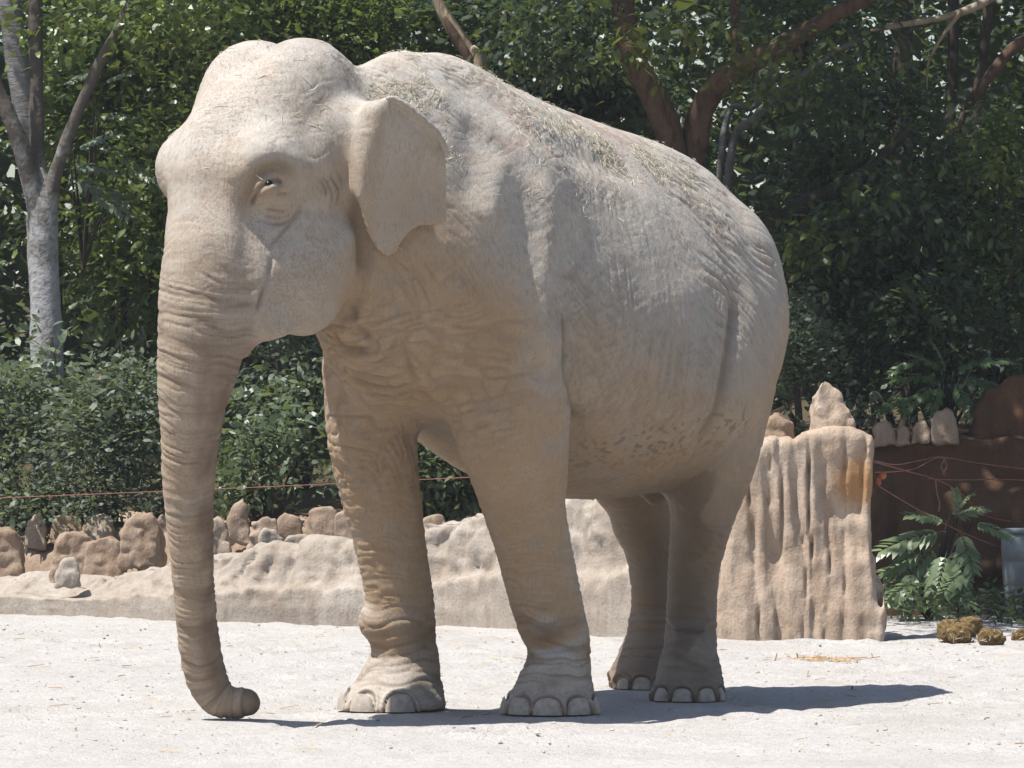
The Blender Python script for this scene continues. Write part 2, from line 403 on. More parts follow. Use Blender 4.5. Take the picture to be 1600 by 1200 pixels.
EV, EQ = surface_nets(FLD)
EV = np.array([A0, R0, Z0], np.float32)+EV*CELL
EV[:, 2] = np.maximum(EV[:, 2], 0.002)
EW = to_world(EV).astype(np.float32)
del FLD
base = mesh_np('base', EW, EQ)
# the body frame is left-handed against the world; make normals face out
tmp = bpy.data.objects.new('tmp', base); C.objects.link(tmp)
md = tmp.modifiers.new('sub', 'SUBSURF'); md.levels = 1; md.render_levels = 1
dg = bpy.context.evaluated_depsgraph_get(); ev = tmp.evaluated_get(dg)
body_me = bpy.data.meshes.new_from_object(ev); body_me.name = 'elephant_body'
bpy.data.objects.remove(tmp)
nv = len(body_me.vertices); co = np.empty(nv*3, np.float32); body_me.vertices.foreach_get('co', co); co = co.reshape(-1, 3)
no = np.empty(nv*3, np.float32); body_me.vertices.foreach_get('normal', no); no = no.reshape(-1, 3)
top = co[:, 2].argmax()
if no[top, 2] < 0: body_me.flip_normals(); no = -no
print('elephant verts', nv)

# ---- skin: folds, rings, leathery relief (all real displacement)
def seg_near(P, D, L):
    """distance to polyline and position along it"""
    best = np.full(len(P), 1e9, np.float32); al = np.zeros(len(P), np.float32)
    for i in range(len(D)-1):
        v = D[i+1]-D[i]; l2 = v@v+1e-12; t = np.clip(((P-D[i])@v)/l2, 0, 1)
        d = np.linalg.norm(P-D[i]-t[:, None]*v, axis=1); m = d < best
        best[m] = d[m]; al[m] = (L[i]+t*(L[i+1]-L[i]))[m]
    return best, al
BV = to_body(co).astype(np.float32)
def ridged(P): return 1-np.abs(2*vnoise(P)-1)
H = np.zeros(nv, np.float32); CR = np.zeros(nv, np.float32)
for D, L, w_, amp, ends in SOFT:
    lo, hi = D.min(0)-3.2*w_, D.max(0)+3.2*w_
    ii = np.flatnonzero(np.all((BV > lo) & (BV < hi), 1)); d, al = seg_near(BV[ii], D, L)
    e = np.minimum(al, L[-1]-al); g_ = np.exp(-.5*(d/w_)**2)*sstep(-.02*ends, ends*min(.25*L[-1], .14)+.001, e)
    H[ii] += amp*g_
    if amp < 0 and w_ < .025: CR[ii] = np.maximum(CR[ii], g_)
a_, r_, z_ = BV[:, 0], BV[:, 1], BV[:, 2]; ra = np.abs(r_)
# trunk
TD = TRP[:, :3]; TL = np.r_[0, np.cumsum(np.linalg.norm(np.diff(TD, axis=0), axis=1))]
ti = np.flatnonzero(np.linalg.norm(BV[:, :2]-TD[:, :2].mean(0), axis=1) < .62); td, ts = seg_near(BV[ti], TD, TL)
trw = np.zeros(nv, np.float32); tra = np.full(nv, 0, np.float32)
rad_at = np.interp(ts, TL, TRP[:, 3]); trw[ti] = sstep(1.35, 1.1, td/rad_at)*sstep(.02, .25, ts); tra[ti] = ts
warp = fbm(BV*6, 2)-.5
P_ = np.stack([tra*34+warp*2.6, a_*2.2, r_*2.2], 1); n1 = ridged(P_)
P2 = np.stack([tra*78+warp*5, a_*6, r_*6], 1); n2 = ridged(P2+9)
tm = trw*sstep(.12, .45, tra)
c1 = np.clip((n1-.62)/.38, 0, 1)**1.5; c2 = np.clip((n2-.55)/.45, 0, 1)
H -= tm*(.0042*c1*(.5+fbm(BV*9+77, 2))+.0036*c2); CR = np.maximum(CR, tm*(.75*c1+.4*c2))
# legs: rings at the ankles and crosswise creases
fd = np.full(nv, 9, np.float32)
for px, py, Y, r, h, f in FEET:
    c = B(px, py, Y); fd = np.minimum(fd, np.hypot(a_-c[0], r_-c[1]))
lw = sstep(1.15, .7, z_)*(1-sstep(0, .5, trw)); aw = sstep(.52, .30, z_)*sstep(.05, .14, z_)*(1-sstep(0, .5, trw))
n1 = ridged(np.stack([a_*4+5, r_*4, z_*30+warp*2.2], 1)); c1 = np.clip((n1-.6)/.4, 0, 1)**1.4
n2 = ridged(np.stack([a_*9, r_*9+3, z_*60+warp*4], 1)); c2 = np.clip((n2-.55)/.45, 0, 1)
H -= aw*(.0045*c1+.0036*c2); CR = np.maximum(CR, aw*(.8*c1+.35*c2))
H -= (lw-aw).clip(0)*.0042*c2; CR = np.maximum(CR, (lw-aw).clip(0)*.28*c2)
# body: fine folds that follow the hide
bw = (1-sstep(0, .5, trw))*sstep(.6, 1.0, z_)*(1-sstep(.95, 1.15, a_))
big = fbm(BV*2.3+4, 2)-.5
w_sh = np.exp(-((a_-.25)/.33)**2)*sstep(2.5, 2.2, z_)        # shoulder
w_ru = sstep(-.45, -.95, a_)*sstep(1.25, 1.6, z_)             # rump
w_fl = np.exp(-((a_+.45)/.4)**2)                              # flank behind the leg
w_ch = sstep(.25, .5, a_)*sstep(1.75, 1.45, z_)                # chest
def streak(ua, uz, fr, st, sh, seed):
    """ridged noise stretched along a direction in the (a, z) plane"""
    u = a_*ua+z_*uz+sh*big; v = -a_*uz+z_*ua
    n = ridged(np.stack([u*fr, v*fr*st+seed, r_*fr*.45], 1)); return np.clip((n-.52)/.48, 0, 1)
s1 = streak(.25, .97, 48, .13, .16, 1)        # roughly level lines (shoulder)
s2 = streak(-.55, .83, 44, .11, .22, 5)       # slanting lines (rump)
s3 = streak(.97, .22, 42, .10, .14, 9)        # upright lines (flank)
s4 = streak(.75, -.65, 40, .25, .14, 13)
s5 = streak(.6, .8, 70, .35, .10, 17)
tot = w_sh+w_ru+w_fl+.25
am = bw*(.40+.7*sstep(.40, .62, fbm(BV*3.1+8, 2)))*(1-.6*sstep(.75, .95, no[:, 2]))
hb = (w_sh*(.7*s1+.7*s4)+w_ru*(1.45*s2+.25*s4)+w_fl*(.8*s3+.25*s1)+.25*s4)/tot
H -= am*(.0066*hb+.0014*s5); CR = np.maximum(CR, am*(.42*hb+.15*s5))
chn = streak(.2, .98, 30, .3, .3, 21); H -= bw*w_ch*.008*chn; CR = np.maximum(CR, bw*w_ch*.6*chn)
# head: shallow crepe, pores
hw_ = sstep(1.0, 1.2, a_)*(1-.7*trw)
n1 = ridged(np.stack([a_*14, r_*14, z_*30+warp*6], 1)); n2 = ridged(BV*45+3)
s6 = streak(.8, -.6, 58, .07, .12, 31); H -= hw_*.0011*s6; CR = np.maximum(CR, hw_*.22*s6)
H -= hw_*(.0022*np.clip((n1-.5)*2, 0, 1)+.0006*n2); CR = np.maximum(CR, hw_*.18*np.clip((n1-.5)*2, 0, 1))
H += .012*(fbm(BV*4.2+31, 2)-.5)*(.35+.65*bw)+.002*(fbm(BV*15+3, 2)-.5)
ew = np.zeros(nv, np.float32); ow = to_world(BV); eu = (ow[:, 0]-e_org[0])*e1[0]+(ow[:, 1]-e_org[1])*e1[1]; en = (ow[:, 0]-e_org[0])*EARN[0]+(ow[:, 1]-e_org[1])*EARN[1]
ew = sstep(.02, .07, eu)*sstep(.40, .36, eu)*sstep(.075, .04, np.abs(en-(.105+.12*(z_-e_org[2]))))*sstep(1.70, 1.80, z_)*sstep(2.46, 2.40, z_)
H *= 1-.75*ew; CR *= 1-.6*ew
# ---- toenails: swelling of the cuticle round each
NAILS = []
def nails(fi, phis, w_, h_):
    px, py, Y, r, h, f = FEET[fi]; c = at(px, py, Y)[:2]+f*EH
    for ph in phis:
        dr = np.array([math.sin(math.radians(ph)), -math.cos(math.radians(ph))])
        NAILS.append((c+dr*r*.93, dr, w_, h_))
nails(0, (-88, -44, -4, 39, 82), .122, .066); nails(1, (-128, -84, -37, 10), .125, .070)
nails(2, (-95, -52, -11, 33, 75), .092, .052); nails(3, (-100, -55, -6, 40), .092, .052)
for c, dr, w_, h_ in NAILS:
    ii = np.flatnonzero((np.hypot(co[:, 0]-c[0], co[:, 1]-c[1]) < w_*1.3) & (co[:, 2] < .16)); p = co[ii]
    u = (p[:, 0]-c[0])*-dr[1]+(p[:, 1]-c[1])*dr[0]; f = (p[:, 0]-c[0])*dr[0]+(p[:, 1]-c[1])*dr[1]
    q = np.hypot(u/(w_*.5), (p[:, 2]-.008)/h_); front = sstep(-.10, -.04, f)
    H[ii] += front*(.011*np.exp(-((q-1.16)/.12)**2)-.010*np.exp(-(q/.8)**4)-.006*np.exp(-((q-1.0)/.05)**2))
    CR[ii] = np.maximum(CR[ii], front*np.exp(-((q-1.0)/.07)**2))
co2 = co+no*H[:, None]; co2[:, 2] = np.maximum(co2[:, 2], .002)
body_me.vertices.foreach_set('co', co2.ravel()); body_me.update()
# ---- colouring of the hide: dust, tan undertone, freckles, damp, stains, plus painted light and shade
def blob(c, rad, soft_=.35):
    return sstep(1+soft_, 1-soft_, np.linalg.norm((BV-np.array(c))/np.array(rad), axis=1)+1.1*(fbm(BV*9+2, 3)-.5))
dust_light = sstep(.0, .62, no[:, 2])*(1-.8*trw)+.35*sstep(1.0, 1.3, a_)*(1-trw)  # dust on up-facing hide, spread wider to paint in its sunlit brightness
warm_shade = sstep(1.5, .8, z_)*.55+.8*w_ch*bw+.5*np.exp(-((z_-1.35)/.3)**2)*sstep(-1.2, -1.6, a_)+.35*(fbm(BV*2.6+12, 3)-.5)*2+.55*sstep(.35, -.25, no[:, 2])+.6*np.exp(-((a_-.85)/.2)**2)*sstep(2.15, 1.9, z_)+.5*np.exp(-(np.linalg.norm((BV-np.asarray(EYE))/np.array([.11, .11, .09]), axis=1))**2)-.35*ew  # tan undertone; undersides and hollows get the warm tone of shade painted in
ii = np.flatnonzero(np.linalg.norm(BV-np.asarray(EYE), axis=1) < .12); de = seg_near(BV[ii], EYELINE, np.arange(len(EYELINE)))[0]; CR[ii] = np.maximum(CR[ii], 1.6*np.exp(-(de/.009)**2))
CR = np.maximum(CR, .62*np.exp(-(np.linalg.norm((BV-np.asarray(EYE))/np.array([.085, .085, .06]), axis=1))**2))  # shadow of the brow painted as a dark patch round the eye
damp_shade = np.zeros(nv, np.float32)
lr = leg  # hind legs' insides: wet and dirt, with shade put into the colour
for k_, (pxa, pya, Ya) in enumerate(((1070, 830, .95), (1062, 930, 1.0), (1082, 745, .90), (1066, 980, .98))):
    damp_shade = np.maximum(damp_shade, blob(B(pxa, pya, Ya), (.11, .125, .20), .12))
damp_shade = np.maximum(damp_shade, .8*blob(B(1035, 850, 1.85), (.13, .1, .22), .2))
damp_shade = np.maximum(damp_shade, (.80+.6*(fbm(BV*8+5, 3)-.5))*sstep(-.75, -1.0, a_)*sstep(1.0, .7, z_))
damp_shade = np.maximum(damp_shade, .6*sstep(.1, -.5, no[:, 2])*sstep(-.6, -.9, a_)*sstep(1.15, .9, z_))  # down-facing hide darkened too, its shade put into the colour
stain_shade = trw*sstep(-.02, .05, (co[:, 0]-np.interp(tra, TL, to_world(TD)[:, 0])))*sstep(.45, .85, tra)*(.45+1.6*(fbm(BV*np.array([16, 16, 9]), 3)-.35))  # mottled brown stain on the trunk's right, its shaded side painted in with it
spots = sstep(.66, .72, vnoise(np.stack([a_*44, r_*44, z_*56], 1)+40))*np.exp(-((z_-1.08-.04*np.sin(a_*5))/.10)**2)*sstep(-.1, -.35, a_)*sstep(-1.2, -1.0, a_)*(r_ < -.1)
pink = (.9*blob((-.75, -.12, 2.30), (.30, .22, .12))+.6*blob((.2, -.30, 2.35), (.2, .15, .2)))*sstep(.45, .6, fbm(BV*14, 2))
pink = np.maximum(pink, 1.6*np.exp(-(np.linalg.norm((BV-B(386, 545, -.86))/.05, axis=1))**2))
knee = np.maximum(blob(B(856, 988, -.04), (.05, .06, .035)), .6*blob(B(590, 985, .18), (.06, .07, .04))); damp_shade = np.maximum(damp_shade, .45*knee)
attr(body_me, 'crease', np.clip(CR, 0, 1.3)); attr(body_me, 'dust_light', np.clip(dust_light, 0, 1)); attr(body_me, 'warm_shade', np.clip(warm_shade, 0, 1))
attr(body_me, 'damp_shade', np.clip(damp_shade, 0, 1)); attr(body_me, 'spots', np.clip(spots, 0, 1)); attr(body_me, 'pink', np.clip(pink, 0, 1)); attr(body_me, 'trunkish', trw); attr(body_me, 'freck', sstep(1.0, 1.25, a_)*sstep(.42, .62, fbm(BV*4+50, 2))); attr(body_me, 'stain_shade', np.clip(stain_shade, 0, 1))
m = NT('elephant_skin'); P = m.pos()
A = lambda n: m.attr(n).outputs['Fac']
n_l = m.noise(P, 3.0, 5, .6); n_m = m.noise(P, 22, 5, .65); n_f = m.noise(P, 160, 3, .6)
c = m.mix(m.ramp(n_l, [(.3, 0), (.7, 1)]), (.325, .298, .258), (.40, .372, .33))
c = m.mix(m.math('MULTIPLY', A('warm_shade'), .88), c, (.32, .208, .112))
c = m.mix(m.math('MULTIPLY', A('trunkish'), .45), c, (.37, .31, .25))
c = m.mix(m.math('MULTIPLY', A('dust_light'), m.ramp(n_m, [(.25, .3), (.75, .9)])), c, (.475, .452, .42))
n_p = m.noise(P, 7, 5, .65); c = m.mix(m.math('MULTIPLY', m.ramp(n_p, [(.5, 0), (.68, 1)]), .45), c, (.37, .28, .215)); n_g = m.noise(P, 5.2, 5, .65); c = m.mix(m.math('MULTIPLY', m.ramp(n_g, [(.52, 0), (.7, 1)]), .5), c, (.30, .285, .27))
n_k = m.noise(P, 105, 2, .5); c = m.mix(m.math('MULTIPLY', m.math('MULTIPLY', m.ramp(n_k, [(.54, 0), (.60, 1)]), A('freck')), .5), c, (.26, .165, .10)); n_b = m.noise(P, 11, 6, .7); c = m.mix(m.math('MULTIPLY', m.ramp(n_b, [(.52, 0), (.66, 1)]), .4), c, (.27, .215, .165))
c = m.mix(m.math('MULTIPLY', A('pink'), .5), c, (.36, .20, .17))
c = m.mix(m.math('MULTIPLY', m.ramp(n_m, [(.42, 0), (.72, 1)]), .35), c, (.30, .235, .17))
c = m.mix(m.math('MULTIPLY', m.ramp(n_f, [(.5, 0), (.72, 1)]), .25), c, (.24, .19, .14))
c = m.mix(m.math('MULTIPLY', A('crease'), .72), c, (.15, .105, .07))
c = m.mix(m.math('MULTIPLY', A('damp_shade'), .80), c, (.105, .075, .05))
c = m.mix(m.math('MULTIPLY', A('stain_shade'), .95), c, (.15, .105, .075))
c = m.mix(m.math('MULTIPLY', A('spots'), .6), c, (.12, .09, .06))
vor = m.n('TexVoronoi', feature='DISTANCE_TO_EDGE', Scale=130.0)
wv = m.n('VectorMath', operation='ADD'); m.l(P, wv.inputs[0]); nn = m.n('TexNoise', Scale=14.0, Detail=3.0); m.l(P, nn.inputs['Vector'])
sc_ = m.n('VectorMath', operation='SCALE'); m.l(nn.outputs['Color'], sc_.inputs[0]); sc_.inputs['Scale'].default_value = .05; m.l(sc_.outputs[0], wv.inputs[1]); m.l(wv.outputs[0], vor.inputs['Vector'])
crack = m.ramp(vor.outputs['Distance'], [(0, 0), (.16, 1)])
c = m.mix(m.math('MULTIPLY', m.ramp(vor.outputs['Distance'], [(0, 1), (.10, 0)]), m.ramp(n_l, [(.4, .14), (.7, .46)])), c, (.16, .115, .08)); b1 = m.bump(crack, .2, .002); b2 = m.bump(n_f, .30, .003, b1); b3 = m.bump(m.noise(P, 60, 4, .6), .18, .006, b2)
st = m.n('Mapping'); m.l(wv.outputs[0], st.inputs[0]); st.inputs['Scale'].default_value = (1, 1, .13); st.inputs['Rotation'].default_value = (.12, .22, 0); nl = m.noise(st.outputs[0], 120, 3, .6)
b3 = m.bump(nl, .55, .005, b3); c = m.mix(m.math('MULTIPLY', m.ramp(nl, [(.52, 0), (.70, 1)]), .42), c, (.18, .13, .085))
rg = m.math('SUBTRACT', .88, m.math('MULTIPLY', A('damp_shade'), .35))
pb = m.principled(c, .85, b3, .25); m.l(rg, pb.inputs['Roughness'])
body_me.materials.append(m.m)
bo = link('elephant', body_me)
tag(bo, 'dusty grey tan elephant standing on pale gravel with its trunk hanging to the ground', 'elephant')
# toenails
m = NT('toenail'); P = m.pos(); n_ = m.noise(P, 40, 4)
pb = m.principled(m.mix(m.ramp(n_, [(.35, 0), (.7, 1)]), (.27, .225, .18), (.39, .345, .295)), .5, m.bump(n_, .3, .004), .35)
def nail_mesh(w_, h_):
    V, Fc = [], []
    nu, nvv = 14, 7
    for i in range(nvv+1):
        for j in range(nu+1):
            t = math.pi*j/nu; e = i/nvv; el = e*math.pi/2
            x = -math.cos(t)*math.cos(el); zz = math.sin(el); 
            # rounded tile: superellipse outline, domed front
            u = -1+2*j/nu; v = e
            rr = max(0, 1-abs(u)**2.6)**(1/2.6); y = .034*math.sqrt(max(0, 1-abs(u)**2.4*.98))*(1-.55*v**2)
            V.append((u*w_*.5*(1-.06*v), y, v*h_*rr+.0))
    for i in range(nvv):
        for j in range(nu):
            k = i*(nu+1)+j; Fc.append((k, k+1, k+nu+2, k+nu+1))
    return V, Fc
for c, dr, w_, h_ in NAILS:
    V, Fc = nail_mesh(w_, h_); V = np.array(V); X = np.array([-dr[1], dr[0]])
    pts = np.stack([c[0]+V[:, 0]*X[0]+(V[:, 1]-.016)*dr[0], c[1]+V[:, 0]*X[1]+(V[:, 1]-.016)*dr[1], V[:, 2]+.004], 1)
    me = mesh_np('toenail', pts, Fc); o = link('toenail', me, m.m); o.parent = bo
# eye
m = NT('eye'); m.principled((.006, .004, .002), .2, None, .3)
bm = bmesh.new(); bmesh.ops.create_uvsphere(bm, u_segments=20, v_segments=12, radius=.016); me = bpy.data.meshes.new('eye'); bm.to_mesh(me); bm.free()
for p in me.polygons: p.use_smooth = True
for sgn in (1,):
    pw = to_world(np.asarray(EYE)); vd = np.array([0.15, .99, 0]); pw = pw+vd*.0135
    o = link('eye', me, m.m); o.location = pw; o.parent = bo
rm = np.linalg.norm(BV-np.asarray(EYE), axis=1)
# ---- straw on the back and hair
tri = EQ

# ================================================================ ground
def graded(lo, hi, a, b, step, far):
    mid = np.arange(a, b, step); l = [a]; r = [mid[-1]]; st = step
    while l[-1] > lo: st = min(st*1.35, far); l.append(l[-1]-st)
    st = step
    while r[-1] < hi: st = min(st*1.35, far); r.append(r[-1]+st)
    return np.r_[np.array(l[:0:-1]), mid, np.array(r[1:])]
gx = graded(-70, 70, -3.2, 3.4, .030, 6); gy = graded(-40, 110, -2.6, 10.5, .045, 6)
GX, GY = np.meshgrid(gx, gy, indexing='ij'); P_ = np.stack([GX.ravel(), GY.ravel(), 0*GX.ravel()], 1)
near = sstep(5, 3.4, np.abs(P_[:, 0]))*sstep(13, 10, P_[:, 1])*sstep(-4, -2.6, P_[:, 1])
gz = near*(.030*(fbm(P_*np.array([2.2, 2.2, 1]), 3)-.5)+.016*(fbm(P_*np.array([9, 9, 1])+5, 2)-.5)+.007*(vnoise(P_*20)-.5))
under = np.ones(len(P_))                                              # trodden flat under the feet
for c in ((.16, .02), (-.45, .27), (.73, .95), (.55, 1.86), (-1.1, -.43)): under = np.minimum(under, sstep(.12, .45, np.hypot(P_[:, 0]-c[0], P_[:, 1]-c[1])))
fr = np.random.default_rng(4)
for i in range(70):
    cx_, cy_ = fr.uniform(-3, 3.2), fr.uniform(-2.3, 7.5); q = np.hypot(P_[:, 0]-cx_, P_[:, 1]-cy_)/fr.uniform(.13, .2)
    gz = gz+fr.uniform(.4, 1)*(-.020*sstep(1.05, .75, q)+.014*np.exp(-((q-1.15)/.16)**2))
P_[:, 2] = gz*under-.012*near*under
nx, ny = len(gx), len(gy); I = np.arange(nx*ny).reshape(nx, ny)
Fq = np.stack([I[:-1, :-1], I[1:, :-1], I[1:, 1:], I[:-1, 1:]], -1).reshape(-1, 4)
def ground_h(x, y):
    return P_[np.clip(np.searchsorted(gx, x), 0, nx-1)*ny+np.clip(np.searchsorted(gy, y), 0, ny-1), 2]
GP = P_.copy()
m = NT('pale_gravel'); P = m.pos()
st = m.n('Mapping'); m.l(P, st.inputs[0]); st.inputs['Scale'].default_value = (1, .45, 1)
n1 = m.noise(P, 1.3, 4); n2 = m.noise(P, 26, 5, .7); n3 = m.noise(P, 120, 3, .7); n4 = m.noise(st.outputs[0], 7, 4, .65)
c = m.mix(m.ramp(n1, [(.3, 0), (.7, 1)]), (.475, .452, .43), (.53, .508, .485))
c = m.mix(m.math('MULTIPLY', m.ramp(n4, [(.45, 0), (.75, 1)]), .6), c, (.42, .39, .36))
n6 = m.noise(P, .9, 5, .6); c = m.mix(m.math('MULTIPLY', m.ramp(n6, [(.52, 0), (.66, 1)]), .5), c, (.41, .38, .34)); c = m.mix(m.math('MULTIPLY', m.ramp(n2, [(.5, 0), (.68, 1)]), .55), c, (.36, .33, .295))
c = m.mix(m.math('MULTIPLY', m.ramp(n3, [(.52, 0), (.7, 1)]), .5), c, (.42, .39, .36))
n5 = m.noise(P, 55, 3, .6); c = m.mix(m.math('MULTIPLY', m.ramp(n5, [(.6, 0), (.7, 1)]), .45), c, (.60, .58, .56))
m.principled(c, .95, m.bump(n3, .7, .014, m.bump(n2, .7, .04)), .1)
g = link('ground', mesh_np('ground', P_, Fq), m.m); tag(g, kind='structure')

# pebbles and crumbs lying on the gravel
def scatter(name, V0, F0, pos, size, squash, mat, seed=1):
    r = np.random.default_rng(seed); n = len(pos); ang = r.uniform(0, 6.283, n)
    V = np.repeat(V0[None], n, 0)*size[:, None, None]*r.uniform(.7, 1.3, (n, len(V0), 1)); V[:, :, 2] *= squash
    c, s = np.cos(ang)[:, None], np.sin(ang)[:, None]; x, y = V[:, :, 0].copy(), V[:, :, 1].copy()
    V[:, :, 0] = x*c-y*s; V[:, :, 1] = x*s+y*c; V += pos[:, None, :]
    F = (F0[None]+(np.arange(n)*len(V0))[:, None, None]).reshape(-1, F0.shape[1])
    return link(name, mesh_np(name, V.reshape(-1, 3), F, False), mat)
OV = np.array([(1, 0, 0), (-1, 0, 0), (0, 1, 0), (0, -1, 0), (0, 0, 1), (0, 0, -1)], float); OF = np.array([(0, 2, 4), (2, 1, 4), (1, 3, 4), (3, 0, 4), (2, 0, 5), (1, 2, 5), (3, 1, 5), (0, 3, 5)])
n = 3000; px_ = rng.uniform(-3.2, 3.4, n); py_ = rng.uniform(-2.4, 9.0, n)
m = NT('pebble'); m.principled(m.mix(m.ramp(m.noise(m.pos(), 9, 2), [(.35, 0), (.65, 1)]), (.24, .21, .18), (.46, .43, .40)), .9)
g = scatter('pebbles', OV, OF, np.stack([px_, py_, ground_h(px_, py_)], 1), .004+.008*rng.random(n)**3, .7, m.m)
tag(g, 'small loose pebbles strewn over the pale gravel yard', 'pebbles', kind='stuff')

# ================================================================ rock and plaster walls
def rock_mat(name, a, b, d, stain=None):
    m = NT(name); P = m.pos(); st = m.n('Mapping'); m.l(P, st.inputs[0]); st.inputs['Scale'].default_value = (1, 1, .22)
    n1 = m.noise(P, 3.2, 5); n2 = m.noise(st.outputs[0], 14, 5, .6); n3 = m.noise(P, 60, 4, .7)
    c = m.mix(m.ramp(n1, [(.32, 0), (.68, 1)]), a, b); c = m.mix(m.math('MULTIPLY', m.ramp(n2, [(.45, 0), (.72, 1)]), .6), c, d)
    c = m.mix(m.math('MULTIPLY', m.ramp(n3, [(.5, 0), (.75, 1)]), .4), c, tuple(x*.6 for x in d))
    if stain is not None:
        p, rad, col = stain; vm = m.n('VectorMath', operation='DISTANCE'); m.l(P, vm.inputs[0]); vm.inputs[1].default_value = p
        dd = m.math('ADD', m.math('DIVIDE', vm.outputs['Value'], rad), m.math('MULTIPLY', m.math('SUBTRACT', n3, .5), 1.6))
        c = m.mix(m.ramp(dd, [(.55, 1), (1.0, 0)]), c, col)
    m.principled(c, .92, m.bump(n3, .5, .012, m.bump(n2, .5, .03)), .15); return m.m
M_wall = rock_mat('pale_plaster', (.29, .245, .20), (.36, .32, .28), (.21, .16, .12))
M_brown = rock_mat('brown_rock', (.235, .165, .115), (.33, .255, .195), (.15, .095, .06))
M_tan = rock_mat('tan_stone', (.31, .24, .18), (.40, .33, .265), (.2, .14, .095))
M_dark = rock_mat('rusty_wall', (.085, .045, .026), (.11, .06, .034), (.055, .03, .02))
sp = at(1338, 752, 6.83)
M_pillar = rock_mat('tan_plaster', (.335, .25, .185), (.43, .35, .28), (.23, .155, .105), (tuple(sp), .16, (.33, .19, .095)))
def stone(name, px0, px1, py0, py1, Y, mat, seed, parent=None, label=None, depth=.8, point=0., tilt=0., cat='boulder', group=None, sub=3, facets=9):
    """faceted stone filling the given box of the photograph at depth Y; its foot sinks a little"""
    a, b = at(px0, py1, Y), at(px1, py0, Y); w_, h_ = b[0]-a[0], b[2]-a[2]
    bm = bmesh.new(); bmesh.ops.create_icosphere(bm, subdivisions=sub, radius=1); V = np.array([v.co for v in bm.verts]); F = np.array([[v.index for v in f.verts] for f in bm.faces]); bm.free()
    r = np.random.default_rng(seed)
    for i in range(facets):
        nrm = r.normal(size=3); nrm /= np.linalg.norm(nrm); off = r.uniform(.62, .88); dd = V@nrm-off; V -= np.clip(dd, 0, None)[:, None]*nrm*.92
    V[:, :2] *= (1-point*np.clip(V[:, 2:3]*.5+.5, 0, 1)); V[:, 0] += tilt*V[:, 2]
    V += (fbm(V*2.1+seed*3.1, 3)[:, None]-.5)*.30*V+(fbm(V*7+seed, 2)[:, None]-.5)*.10*V
    lo, hi = V.min(0), V.max(0); V = (V-(lo+hi)/2)/(hi-lo); V *= np.array([w_, w_*depth, h_*1.08]); V[:, 2] -= h_*.03
    c = np.array([(a[0]+b[0])/2, Y+w_*depth*.5, (a[2]+b[2])/2])
    o = link(name, mesh_np(name, V, F, False), mat); o.location = c
    for p in o.data.polygons: p.use_smooth = True
    if label: tag(o, label, cat, group)
    return o
# ---- low wall: a plastered bank lofted along the yard's edge
WP = [(-1300, 925, 880, .30), (-500, 940, 895, .30), (-150, 951, 900, .30), (0, 956, 894, .32), (60, 957, 893, .34), (120, 960, 900, .35), (165, 961, 885, .36), (205, 963, 872, .36), (270, 967, 871, .36), (340, 969, 858, .36), (400, 970, 846, .34), (470, 971, 834, .33), (555, 973, 842, .30), (665, 974, 811, .26), (755, 978, 786, .24), (880, 987, 772, .22), (990, 991, 748, .20), (1120, 996, 715, .2), (1165, 996, 712, .2)]
rows = []
for px, pb, pc, setb in WP:
    dB = F_PX*CAM_H/(pb-HOR); b = at(px, pb, dB-CAM_D); c_ = at(px, pc, dB+setb*.8-CAM_D); rows.append((b[0], b[1], c_[2], setb))
rows = np.array(rows); L = np.r_[0, np.cumsum(np.hypot(np.diff(rows[:, 0]), np.diff(rows[:, 1])))]
ss = np.arange(0, L[-1], .022); R4 = np.stack([np.interp(ss, L, rows[:, i]) for i in range(4)], 1)
kk = np.ones(9)/9
for i in (0, 1): R4[:, i] = np.convolve(np.pad(R4[:, i], 4, mode='edge'), kk, 'valid')
s_old = ss-np.interp(-3.35, rows[:, 0], L); tx = np.gradient(R4[:, 0]); ty = np.gradient(R4[:, 1]); tl = np.hypot(tx, ty); nxw, nyw = -ty/tl, tx/tl       # towards the back
sg = np.where(nyw < 0, -1, 1); nxw *= sg; nyw *= sg
crest = R4[:, 2]+.07*(fbm(np.stack([ss*5, 0*ss, 0*ss+2], 1), 3)-.5)*sstep(4.6, 3.2, s_old)
PR = []   # profile: (setback fraction, height fraction)
for t in np.linspace(0, 1, 60):
    if t < .22: PR.append((-.02+.04*t, t/.22*.40))
    elif t < .27: PR.append((.0+(t-.22)/.05*.14, .40+(t-.22)/.05*.04))
    elif t < .60: q = (t-.27)/.33; PR.append((.14+.42*q, .44+.50*q**.85))
    elif t < .75: q = (t-.60)/.15; PR.append((.56+.5*q, .94+.06*math.sin(q*math.pi*.5)))
    else: q = (t-.75)/.25; PR.append((1.06+.5*q, 1-1.25*q**1.6))
PR = np.array(PR); nS, nP = len(ss), len(PR)
steep = sstep(2.4, 3.6, s_old)[:, None]                                    # further right the face stands upright
mid_ = (sstep(1.0, 1.7, s_old)*.5)[:, None]; fs = PR[None, :, 0]*R4[:, 3:4]*(1-.55*steep-.75*mid_*(1-steep)); hz = PR[None, :, 1]*crest[:, None]
fs = fs+.065*sstep(12.5, 17.5, np.arange(nP))[None, :]; V = np.stack([R4[:, 0:1]+fs*nxw[:, None], R4[:, 1:2]+fs*nyw[:, None], hz-.02*(PR[None, :, 1] <= 0)], -1).reshape(-1, 3)
Nn = np.stack([np.repeat(-nxw, nP), np.repeat(-nyw, nP), np.full(nS*nP, .6)], 1); Sx = np.repeat(ss, nP); Zq = V[:, 2]
gro = ridged(np.stack([Sx*9+2.2*vnoise(V*5), Zq*1.6, 0*Sx], 1)) if 'ridged' in globals() else 0*Sx
